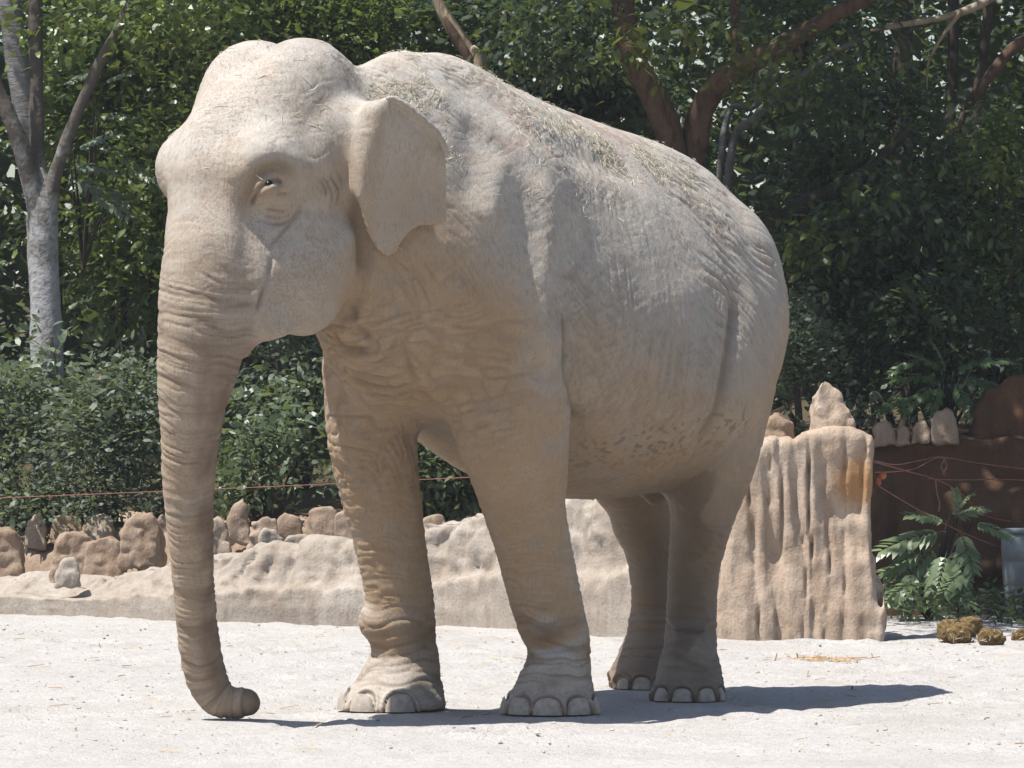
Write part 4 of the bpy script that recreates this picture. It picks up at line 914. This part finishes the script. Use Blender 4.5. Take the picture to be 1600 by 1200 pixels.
crown(t, [(.9, 7.6, 4.9, 1.0, 1.9, .5), (2.4, 7.6, 5.0, 1.4, 2.0, .6), (1.2, 9.6, 5.2, 1.5, 1.8, .6), (3.2, 9.8, 5.4, 1.6, 2.2, .8), (.3, 9.2, 5.0, .9, 1.0, .5)], 9000, .13, L_mid, 81, shell=.1, clump=.2)
limb('branch', [[(*at(1640, -150, 13.5), .10), (3.0, 10.5, 4.9, .07), (2.2, 8.6, 5.0, .04), (1.2, 7.4, 5.0, .02)], [(3.0, 10.5, 4.9, .06), (1.5, 9.7, 5.1, .035), (.5, 9.1, 5.0, .015)]], B_dark, t)
for i, (rows, lab) in enumerate([([(1130, 215, 13.4, 12), (1180, 165, 13.4, 11), (1215, 90, 13.4, 14), (1228, 40, 13.4, 12)], 'slim grey stem between the crooked limbs and the dark trunks'), ([(1140, 260, 13.2, 14), (1180, 185, 13.2, 15), (1240, 130, 13.2, 13), (1300, 85, 13.2, 12), (1345, 60, 13.2, 9)], 'slanting lit grey stem behind the right crooked limb')]):
    t = empty('sapling', at(rows[0][0], 700, rows[0][2]), lab, 'sapling'); limb('trunk', [px_tube([(rows[0][0]-20, 700, rows[0][2], 14)]+rows)], B_grey, t)
    crown(t, [pb(rows[-1][0], rows[-1][1]-30, rows[0][2], 70, 50)], 500, .06, L_dark, 91+i)

# ---- mid-ground trees and shrubs, each its own crown and stems
def shrub(name, label, cat, px, py, Y, blobs, n, size, mat, seed, group=None, stems=3, **kw):
    b = at(px, py, Y); t = empty(name, b, label, cat, group); r = np.random.default_rng(seed)
    bl = [pb(x, y, Y+dy, a, c) for x, y, dy, a, c in blobs]
    tb = []
    for q in bl[:stems]: tb.append([(b[0], b[1], b[2]-.1, .03), (.5*(b[0]+q[0])+r.normal()*.05, .5*(b[1]+q[1]), .5*(b[2]+q[2]), .024), (q[0], q[1], q[2]+.3*q[5], .01)])
    limb('stem', tb, B_dark, t); crown(t, bl, n, size, mat, seed, **kw); return t
S = [  # name label cat  px py Y  blobs(px,py,dY,rx,rz)  n size mat group
 ('shrub', 'small leaved grey green shrub at the left edge behind the tilted slab stone', 'shrub', 30, 870, 11.2, [(20, 720, 0, 90, 90), (0, 620, .3, 80, 70), (60, 790, -.2, 90, 50)], 5200, .042, L_shrub),
 ('shrub', 'dense small leaved shrub between the grey tree and the trunk', 'shrub', 170, 870, 11.0, [(170, 700, 0, 90, 100), (210, 620, .3, 80, 80), (150, 790, -.2, 110, 50), (240, 760, 0, 60, 70)], 7000, .042, L_shrub),
 ('shrub', 'greyish shrub left of the picture behind the low wall', 'shrub', -150, 850, 11.6, [(-120, 700, 0, 110, 110), (-260, 720, .3, 120, 100), (-380, 740, .6, 120, 90)], 3000, .05, L_shrub),
 ('shrub', 'dark shrub beyond the rock outcrop', 'shrub', 1760, 740, 11.4, [(1740, 560, 0, 120, 120), (1860, 590, .3, 130, 110)], 2600, .055, L_dark),
 ('ivy', 'broad leaved ivy climbing the foot of the grey forked tree', 'ivy', 60, 700, 11.95, [(60, 580, 0, 38, 70), (40, 640, -.1, 50, 50), (80, 540, .1, 30, 40)], 900, .062, L_pale),
 ('shrub', 'broad leaved light green shrub seen between the trunk and the far front leg', 'shrub', 420, 830, 10.7, [(400, 690, 0, 80, 80), (470, 730, 0, 80, 70), (380, 760, -.2, 60, 50), (450, 640, .2, 60, 50)], 3600, .060, L_haze),
 ('shrub', 'dark shrub behind the light green one under the jaw', 'shrub', 450, 800, 12.2, [(430, 580, 0, 110, 90), (500, 560, .2, 100, 80), (470, 650, 0, 120, 80)], 4200, .05, L_shrub),
 ('shrub', 'leafy shrub seen between the two front legs', 'shrub', 690, 830, 10.3, [(690, 700, 0, 90, 80), (740, 740, 0, 80, 60), (640, 750, 0, 70, 60)], 3400, .060, L_haze),
 ('tree', 'yellow green leafy tree between the grey tree and the forehead', 'tree', 210, 800, 13.4, [(190, 330, 0, 130, 90), (260, 200, .3, 130, 110), (160, 180, .4, 110, 100), (230, 440, 0, 110, 80), (300, 90, .5, 130, 90), (190, 60, .5, 120, 80)], 9500, .06, L_mid),
 ('tree', 'bushy green tree behind the crown of the head', 'tree', 470, 800, 14.5, [(430, 40, 0, 160, 80), (560, 30, .2, 160, 90), (330, 40, .2, 130, 80), (680, 60, .3, 130, 80), (480, 150, .5, 200, 120)], 9000, .062, L_mid),
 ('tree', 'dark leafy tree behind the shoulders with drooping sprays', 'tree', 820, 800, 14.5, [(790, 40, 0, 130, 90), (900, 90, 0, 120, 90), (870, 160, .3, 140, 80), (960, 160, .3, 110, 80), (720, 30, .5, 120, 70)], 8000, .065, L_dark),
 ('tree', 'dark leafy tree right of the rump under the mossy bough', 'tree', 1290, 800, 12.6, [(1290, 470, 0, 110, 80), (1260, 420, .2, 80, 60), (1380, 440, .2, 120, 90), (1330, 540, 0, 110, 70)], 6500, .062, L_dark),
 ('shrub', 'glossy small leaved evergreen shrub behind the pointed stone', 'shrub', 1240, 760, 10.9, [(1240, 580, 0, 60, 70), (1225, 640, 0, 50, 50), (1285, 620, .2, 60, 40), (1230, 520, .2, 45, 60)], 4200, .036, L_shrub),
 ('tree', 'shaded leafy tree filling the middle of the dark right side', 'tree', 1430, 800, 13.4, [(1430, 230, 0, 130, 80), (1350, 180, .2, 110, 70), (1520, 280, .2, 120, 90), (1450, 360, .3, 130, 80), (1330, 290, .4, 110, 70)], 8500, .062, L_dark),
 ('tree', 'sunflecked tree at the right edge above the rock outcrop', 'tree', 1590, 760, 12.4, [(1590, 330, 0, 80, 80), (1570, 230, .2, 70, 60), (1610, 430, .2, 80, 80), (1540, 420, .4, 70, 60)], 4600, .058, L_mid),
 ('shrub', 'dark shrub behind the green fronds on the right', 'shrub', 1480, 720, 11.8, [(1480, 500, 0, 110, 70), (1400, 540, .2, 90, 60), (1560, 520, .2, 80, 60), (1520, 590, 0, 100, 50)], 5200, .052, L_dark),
 ('shrub', 'low broad leaved bush behind the stones on the dark wall', 'shrub', 1370, 710, 10.6, [(1360, 625, 0, 50, 36), (1410, 615, .1, 50, 40), (1340, 655, 0, 30, 24), (1470, 640, .2, 60, 24)], 1500, .055, L_shrub),
]
for i, (nm, lab, cat, px, py, Y, bl, n, sz, mt) in enumerate(S): shrub(nm, lab, cat, px, py, Y, bl, int(n*1.7), sz, mt, 200+i*3, hollow=.46, clump=.085 if sz < .05 else .11, per=44 if sz < .05 else 34, shell=.45)
# ---- far wood: one mass of leaves and twigs closing the view
r = np.random.default_rng(5); n = 150000
X = r.uniform(-13, 13, n); Yw = r.uniform(18, 30, n); Z = r.uniform(.6, 6.5, n)
hole = fbm(np.stack([X*1.3, Yw*.3, Z*1.3], 1)+3, 3); right = sstep(.5, 2.5, X)*sstep(1.3, 2.2, Z); keep = hole > (.17+.07*right); pos = np.stack([X, Yw, Z], 1)[keep]
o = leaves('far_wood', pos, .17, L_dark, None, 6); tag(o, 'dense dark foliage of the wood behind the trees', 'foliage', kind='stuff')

# ---- pinnate fronds
def frond_mesh(L, pairs, lw, droop, r):
    V, F, k = [], [], 0
    def P(t): return np.array([t*L, 0, -droop*L*t*t])
    rn = []
    for i in range(8):
        for s in (-1, 1): V.append(P(i/7)+np.array([0, s*.004*(1-.6*i/7), 0]))
    for i in range(7): F.append((2*i, 2*i+2, 2*i+3)); F.append((2*i, 2*i+3, 2*i+1))
    k = 16; rn += [.1]*16
    for i in range(pairs):
        t = .16+.8*i/(pairs-1); ll = lw*(1-.55*abs(t-.45)**1.3)*r.uniform(.88, 1.1)
        for s in (-1, 1):
            ang = math.radians(62-18*t)*s+r.normal()*.08; d = np.array([math.cos(ang), math.sin(ang), -.22-.2*r.random()]); d /= np.linalg.norm(d); n_ = np.array([0, 0, 1.])+r.normal(size=3)*.18; sd_ = np.cross(n_, d); sd_ /= np.linalg.norm(sd_)
            for h in HEX: V.append(P(t)+ll*(h[0]*d+h[1]*.80*sd_+np.array([0, 0, h[2]])))
            F += [tuple(k+x for x in f) for f in HEXF]; k += 6; rn += [r.random()*.85]*6
    me = mesh_np('frond', np.array(V), np.array(F), False); attr(me, 'rnd', rn); return me
def fronds(t, base, specs, L, pairs, lw, mat, seed, stem=True):
    """specs (px,py,Y of frond root, direction px dx,dy towards the tip, toward viewer) ; protos shared"""
    r = np.random.default_rng(seed); protos = [frond_mesh(1, pairs, lw/L, .28, r) for _ in range(4)]
    for me in protos: me.materials.append(mat)
    st = []
    for i, (px, py, Y, dx, dy, dv, sc) in enumerate(specs):
        p = at(px, py, Y); s = (Y+CAM_D)/F_PX; d = Vector((dx*s, -dv, -dy*s)); ln = d.length
        d.normalize(); up = Vector((0, -.55, 1)); z = (up-up.dot(d)*d).normalized(); y = z.cross(d)
        o = bpy.data.objects.new('frond', protos[i % 4]); C.objects.link(o); o.parent = t
        M = Matrix(((d.x, y.x, z.x, 0), (d.y, y.y, z.y, 0), (d.z, y.z, z.z, 0), (0, 0, 0, 1)))
        o.matrix_basis = Matrix.Translation(Vector(p)-t.location) @ M @ Matrix.Scale(ln*sc, 4)
        st.append([(*base, .012), (*(.5*(base+p)+np.array([0, 0, .03])), .008), (*p, .004)])
    if stem: limb('stem', st, B_dark, t)
b = at(1455, 975, 9.2); t = empty('sapling', b, 'pale pinnate leaved sapling growing in front of the dark wall beside the bin', 'sapling')
fronds(t, b, [(1470, 850, 9.1, -85, 60, .10, 1), (1478, 830, 9.1, -100, 5, .12, 1), (1480, 815, 9.1, -55, -25, .1, 1), (1485, 805, 9.1, 20, -40, .1, 1), (1490, 810, 9.1, 45, -25, -.05, 1), (1520, 815, 9.1, 55, 10, .08, 1), (1500, 830, 9.0, 20, 50, .15, 1), (1505, 850, 9.0, -5, 65, .15, 1), (1520, 880, 9.0, -48, 28, .15, 1), (1480, 860, 9.0, -25, 70, .15, 1), (1440, 900, 9.0, -55, 25, .1, 1), (1430, 880, 9.1, -50, 0, .1, 1), (1460, 880, 9.0, 10, 60, .15, 1), (1420, 890, 9.0, 10, 50, .1, 1), (1480, 900, 9.0, 38, 35, .15, 1), (1440, 860, 9.1, -60, 25, .1, 1), (1400, 920, 9.0, 20, 40, .1, .9), (1500, 800, 9.2, -5, -35, .0, 1)], .28, 10, .105, L_sap, 3)
b = at(1480, 690, 10.6); t = empty('sapling', b, 'bright green feathery fronds above the dark retaining wall', 'sapling')
fronds(t, b, [(1470, 590, 10.5, -70, -15, .1, 1), (1475, 580, 10.5, -45, -40, .1, 1), (1480, 585, 10.5, -10, -50, .1, 1), (1490, 580, 10.5, 45, -30, .1, 1), (1500, 590, 10.5, 60, 5, .12, 1), (1490, 600, 10.4, 30, 40, .15, 1), (1470, 600, 10.4, -25, 45, .15, 1), (1460, 600, 10.4, -55, 30, .15, 1), (1520, 570, 10.6, 60, -20, .1, 1), (1540, 590, 10.5, 30, 30, .15, 1), (1420, 620, 10.4, -50, 10, .15, 1), (1440, 560, 10.6, -50, 10, .1, 1)], .25, 11, .07, L_frond, 4)
b = at(130, 420, 12.8); t = empty('sapling', b, 'feathery sunlit fronds right of the grey forked tree', 'sapling')
fronds(t, b, [(110, 260, 12.6, 75, -8, .1, 1), (112, 280, 12.6, 85, 15, .12, 1), (115, 235, 12.6, 60, -40, .1, 1), (150, 180, 12.7, 55, -8, .1, 1), (150, 225, 12.6, 60, 18, .1, 1), (140, 300, 12.5, 60, 22, .15, 1), (160, 130, 12.8, 40, -25, .1, 1), (190, 260, 12.6, 60, 10, .12, 1), (150, 110, 12.8, -40, 10, .1, 1)], .28, 10, .085, L_pale, 8)
b = at(1565, 985, 9.0); t = empty('weed', b, 'little whitish leaved weed at the foot of the bin', 'weed')
fronds(t, b, [(1552, 950, 9.0, -25, -12, .05, 1), (1555, 945, 9.0, 22, -8, .05, 1), (1552, 955, 9.0, 0, 22, .08, 1), (1560, 955, 9.0, 25, 10, .06, 1)], .08, 3, .05, L_pale, 9)
# ground cover in the shade by the dark wall
r = np.random.default_rng(8); n = 2600; X = r.uniform(1.95, 4.4, n); Yw = r.uniform(8.3, 9.7, n); pos = np.stack([X, Yw, .02+.16*r.random(n)*vnoise(np.stack([X*2, Yw*2, 0*X], 1))*1.6], 1)
o = leaves('ground_cover', pos, .05, L_dark, None, 9, up=1.2); tag(o, 'low dark green ground cover along the foot of the shaded wall', 'ground cover', kind='stuff')

# ================================================================ straw, hair, cords, bin, dung
def blades(name, pos, dirs, nrm, length, width, mat, seed, bend=.25, parent=None):
    """thin three-sided bent stalks"""
    r = np.random.default_rng(seed); n = len(pos); d = dirs/np.linalg.norm(dirs, axis=1)[:, None]; s = np.cross(d, nrm); s /= np.linalg.norm(s, axis=1)[:, None]+1e-9; u = np.cross(s, d)
    V = np.zeros((n, 9, 3)); cv = r.normal(size=n)*bend
    for i, t in enumerate((-.5, 0, .5)):
        c = pos+d*(t*length)[:, None]+s*((t*t-.12)*length*cv)[:, None]; wd = width*(1-.35*abs(t))
        V[:, 3*i] = c-s*wd[:, None]; V[:, 3*i+1] = c+s*wd[:, None]; V[:, 3*i+2] = c+u*wd[:, None]
    f = np.array([(0, 3, 4), (0, 4, 1), (1, 4, 5), (1, 5, 2), (2, 5, 3), (2, 3, 0), (3, 6, 7), (3, 7, 4), (4, 7, 8), (4, 8, 5), (5, 8, 6), (5, 6, 3), (0, 1, 2), (6, 8, 7)])
    F = (f[None]+(np.arange(n)*9)[:, None, None]).reshape(-1, 3); me = mesh_np(name, V.reshape(-1, 3), F, False); attr(me, 'rnd', np.repeat(r.random(n), 9)); return link(name, me, mat, parent)
def straw_mat(name, a, b):
    m = NT(name); m.principled(m.mix(m.attr('rnd').outputs['Fac'], a, b), .6, None, .35); return m.m
M_straw = straw_mat('straw', (.36, .31, .21), (.62, .58, .46)); M_hair = straw_mat('dark_hair', (.07, .055, .045), (.16, .13, .10))
r = np.random.default_rng(12)
nb = np.empty(nv*3, np.float32); body_me.vertices.foreach_get('normal', nb); nb = nb.reshape(-1, 3)
ppx = 800+co2[:, 0]/(co2[:, 1]+CAM_D)*F_PX; ppy = HOR-(co2[:, 2]-CAM_H)/(co2[:, 1]+CAM_D)*F_PX
def strew(dens, n, l0, l1, w0, seed, mat, name, lift=.003, lay=.05):
    dens = np.where(nb[:, 2] > .2, dens, 0); i = r.choice(nv, n, p=dens/dens.sum()); p = co2[i]+r.normal(size=(n, 3))*.004+nb[i]*lift
    d = r.normal(size=(n, 3)); d[:, 0] *= 2.2; d -= (d*nb[i]).sum(1)[:, None]*nb[i]*(1-lay); return blades(name, p, d, nb[i], r.uniform(l0, l1, n)*r.uniform(.5, 1, n), np.full(n, w0)*r.uniform(.6, 1.4, n), mat, seed)
a_, r_ = BV[:, 0], BV[:, 1]
clus = np.exp(-((a_+.50)/.30)**2-((r_+.31)/.08)**2)+.25*np.exp(-((a_-.1)/.5)**2-((r_+.30)/.2)**2)+.8*np.exp(-((a_-.72)/.18)**2-((r_+.10)/.16)**2)+.4*np.exp(-((a_+.9)/.35)**2-((r_+.30)/.14)**2)
clus *= sstep(.48, .58, fbm(BV*6, 3))+.02
o = strew(clus*(a_ < 1.0)*(BV[:, 2] > 1.75), 3800, .012, .055, .0009, 3, M_straw, 'straw'); tag(o, 'dry yellow straw strewn over the back and withers of the elephant', 'straw', kind='stuff')
o = strew((sstep(1.0, 1.1, a_)*sstep(2.0, 2.4, BV[:, 2])*sstep(.45, .6, fbm(BV*9+3, 2))+.001*(a_ > 1)).clip(0), 40, .02, .07, .0012, 5, M_straw, 'straw'); tag(o, 'few stray straws stuck on the forehead of the elephant', 'straw', kind='stuff')
# sparse hair on the head domes, nape and spine
dn = (sstep(2.3, 2.5, BV[:, 2])*(sstep(.75, .95, a_)*1.0+.6*np.exp(-((a_-1.02)/.08)**2)*2)+.35*np.exp(-(r_/.08)**2)*(BV[:, 2] > 2.1))*(nb[:, 2] > .1); n = 160
i = r.choice(nv, n, p=dn/dn.sum()); d = nb[i]+r.normal(size=(n, 3))*.45; d[:, 0] += .35; ln = r.uniform(.012, .032, n)
o = blades('hair', co2[i]+d/np.linalg.norm(d, axis=1)[:, None]*(ln*.45)[:, None], d, np.cross(nb[i], r.normal(size=(n, 3))), ln, np.full(n, .0007), M_hair, 7, parent=bo); tag(o, kind='stuff')
# straws and crumbs on the ground
n = 420; X = r.uniform(-3, 3.3, n); Yw = r.uniform(-2.2, 8, n); k = 160; c_ = at(1295, 1029, 4.6); X[:k] = c_[0]+r.normal(size=k)*.10; Yw[:k] = c_[1]+r.normal(size=k)*.12
p = np.stack([X, Yw, ground_h(X, Yw)+.006], 1); d = r.normal(size=(n, 3)); d[:, 2] *= .1
o = blades('ground_straw', p, d, np.tile((0, 0, 1.), (n, 1)), r.uniform(.02, .11, n), r.uniform(.0015, .004, n), straw_mat('old_straw', (.20, .11, .05), (.42, .30, .17)), 15); tag(o, 'brown bits of straw and twigs lying about on the gravel', 'straw', kind='stuff')
# ---- red cords
m = NT('red_cord'); m.principled((.21, .08, .065), .6, None, .3); M_cord = m.m
def cord(label, rows, w_=.0024, group='red cords strung past the pillar'):
    V, F = tube([(*at(x, y, Y), w_) for x, y, Y in rows], 6); o = link('cord', mesh_np('cord', V, F), M_cord); tag(o, label, 'cord', group)
cord('single thin red cord stretched level behind the elephant at the left', [(-120, 783, 10.0), (100, 774, 9.8), (340, 764, 9.3), (560, 754, 8.8), (750, 745, 8.3), (960, 735, 7.8), (1180, 727, 7.4), (1340, 722, 7.3)], .0022, None)
cord('topmost red cord sagging from the pillar to the right edge', [(1366, 720, 7.1), (1400, 726, 7.6), (1440, 719, 8.1), (1470, 714, 8.4), (1530, 724, 8.9), (1600, 733, 9.3), (1700, 745, 9.8)])
cord('second red cord, lying just under the topmost one', [(1366, 738, 7.1), (1400, 737, 7.6), (1430, 732, 8.0), (1462, 716, 8.3), (1480, 717, 8.5)])
cord('straight red cord running level below the sagging ones', [(1450, 748, 8.2), (1500, 750, 8.6), (1560, 749, 9.0), (1640, 752, 9.6), (1700, 754, 9.9)])
cord('long red cord slanting down to the sapling', [(1366, 722, 7.1), (1420, 737, 7.7), (1465, 750, 8.1), (1500, 770, 8.5), (1540, 805, 8.9), (1580, 815, 9.3)])
cord('lowest slack red cord hanging in front of the dark wall', [(1374, 760, 7.2), (1410, 782, 7.7), (1450, 805, 8.2), (1500, 830, 8.6), (1560, 855, 9.2)])
cord('short loose red cord end dangling from the level cord', [(1462, 750, 8.1), (1464, 770, 8.1), (1468, 785, 8.1), (1467, 800, 8.1)], .0026)
cord('red cord looping in a small knot under the topmost one', [(1474, 715, 8.4), (1479, 728, 8.4), (1475, 736, 8.35), (1470, 728, 8.4), (1476, 718, 8.45)], .0026)
# orange cord clamp on the pillar edge
bm = bmesh.new(); bmesh.ops.create_cube(bm, size=1); bmesh.ops.scale(bm, vec=(.025, .04, .05), verts=bm.verts); bmesh.ops.bevel(bm, geom=bm.edges[:], offset=.008, segments=2, affect='EDGES')
bmesh.ops.create_uvsphere(bm, u_segments=10, v_segments=6, radius=.02, matrix=Matrix.Translation((.02, -.02, .03)))
me = bpy.data.meshes.new('cord_clamp'); bm.to_mesh(me); bm.free(); m = NT('orange_plastic'); m.principled((.26, .085, .03), .6, None, .3)
o = link('cord_clamp', me, m.m); o.location = at(1373, 752, 6.86); tag(o, 'small orange clamp holding the cords on the right edge of the pillar', 'clamp')
# ---- bin
c = at(1625, 955, 9.55); c[2] = 0; t = empty('bin', c, 'pale grey round metal bin standing at the right edge by the dark wall', 'bin')
m = NT('grey_metal'); n_ = m.noise(m.pos(), 9, 5); m.principled(m.mix(m.ramp(n_, [(.35, 0), (.7, 1)]), (.19, .205, .21), (.29, .31, .32)), .55, None, .4, Metallic=.2)
def lathe(name, prof, mat, parent, n=32):
    V = [(c[0]+rr*math.cos(6.2832*k/n), c[1]+rr*math.sin(6.2832*k/n), z) for rr, z in prof for k in range(n)]
    F = [(i*n+k, i*n+(k+1) % n, (i+1)*n+(k+1) % n, (i+1)*n+k) for i in range(len(prof)-1) for k in range(n)]; return link(name, mesh_np(name, np.array(V), np.array(F)), mat, parent)
zt_ = at(1600, 829, 9.35)[2]
lathe('body', [(.02, .0), (.185, .0), (.19, .02), (.20, .15), (.196, .16), (.202, .17), (.208, zt_*.62), (.203, zt_*.64), (.210, zt_*.66), (.216, zt_-.012), (.20, zt_-.014), (.19, .06), (.02, .05)], m.m, t)
lathe('rim', [(.214, zt_-.02), (.224, zt_-.016), (.227, zt_-.004), (.22, zt_+.004), (.206, zt_), (.205, zt_-.018)], m.m, t)
# ---- dung
m = NT('dung'); n_ = m.noise(m.pos(), 45, 5, .7); n2 = m.noise(m.pos(), 150, 3, .7); m.principled(m.mix(m.ramp(n_, [(.35, 0), (.65, 1)]), (.12, .072, .026), (.31, .21, .09)), .95, m.bump(n2, .8, .015, m.bump(n_, .8, .03)))
for i, (a, b, y0, y1, lab) in enumerate([(1466, 1506, 971, 1002, 'straw flecked dung ball at the left of the heap by the shade edge'), (1492, 1536, 966, 998, 'largest straw flecked dung lump of the heap by the shade edge'), (1486, 1516, 978, 1003, 'flattened dung lump in front of the heap'), (1534, 1568, 985, 1006, 'single flat dung lump right of the heap'), (1582, 1612, 986, 1001, 'dung lump at the right edge of the picture')]):
    Yd = F_PX*CAM_H/(y1-3-HOR)-CAM_D; o = stone('dung', a, b, y0, y1, Yd, m.m, 90+i, label=lab, cat='dung', depth=.9, facets=2, group='dung lying at the edge of the shade', sub=4)
    dv = np.array([v.co for v in o.data.vertices]); dn = dv/np.linalg.norm(dv, axis=1)[:, None]; dv = dv+dn*(.030*(ridged(dv*22+i)-.5)+.020*(ridged(dv*55+i)-.5)+.03*(fbm(dv*12+i, 2)-.5))[:, None]; o.data.vertices.foreach_set('co', dv.astype(np.float32).ravel()); o.data.update()
    k = r.integers(0, len(dv), 26); q = dv[k]; d = r.normal(size=(26, 3)); d -= (d*dn[k]).sum(1)[:, None]*dn[k]*.8
    bl = blades('straw_bits', q+dn[k]*.003, d, dn[k], r.uniform(.012, .035, 26), r.uniform(.0008, .0014, 26), M_straw, 31+i, parent=o); bl.location = (0, 0, 0); tag(bl, kind='stuff')

bm = bmesh.new(); bmesh.ops.create_cube(bm, size=1); me = bpy.data.meshes.new('haze'); bm.to_mesh(me); bm.free()
m = NT('haze'); pv_ = m.n('VolumePrincipled', Density=.0005); pv_.inputs['Color'].default_value = (.86, .92, 1, 1); m.l(pv_.outputs[0], m.out.inputs['Volume'])
o = link('haze', me, m.m); o.location = (0, 42, 10); o.scale = (170, 168, 22.5); tag(o, kind='stuff', label='thin dusty haze hanging over the yard and the wood', cat='haze')
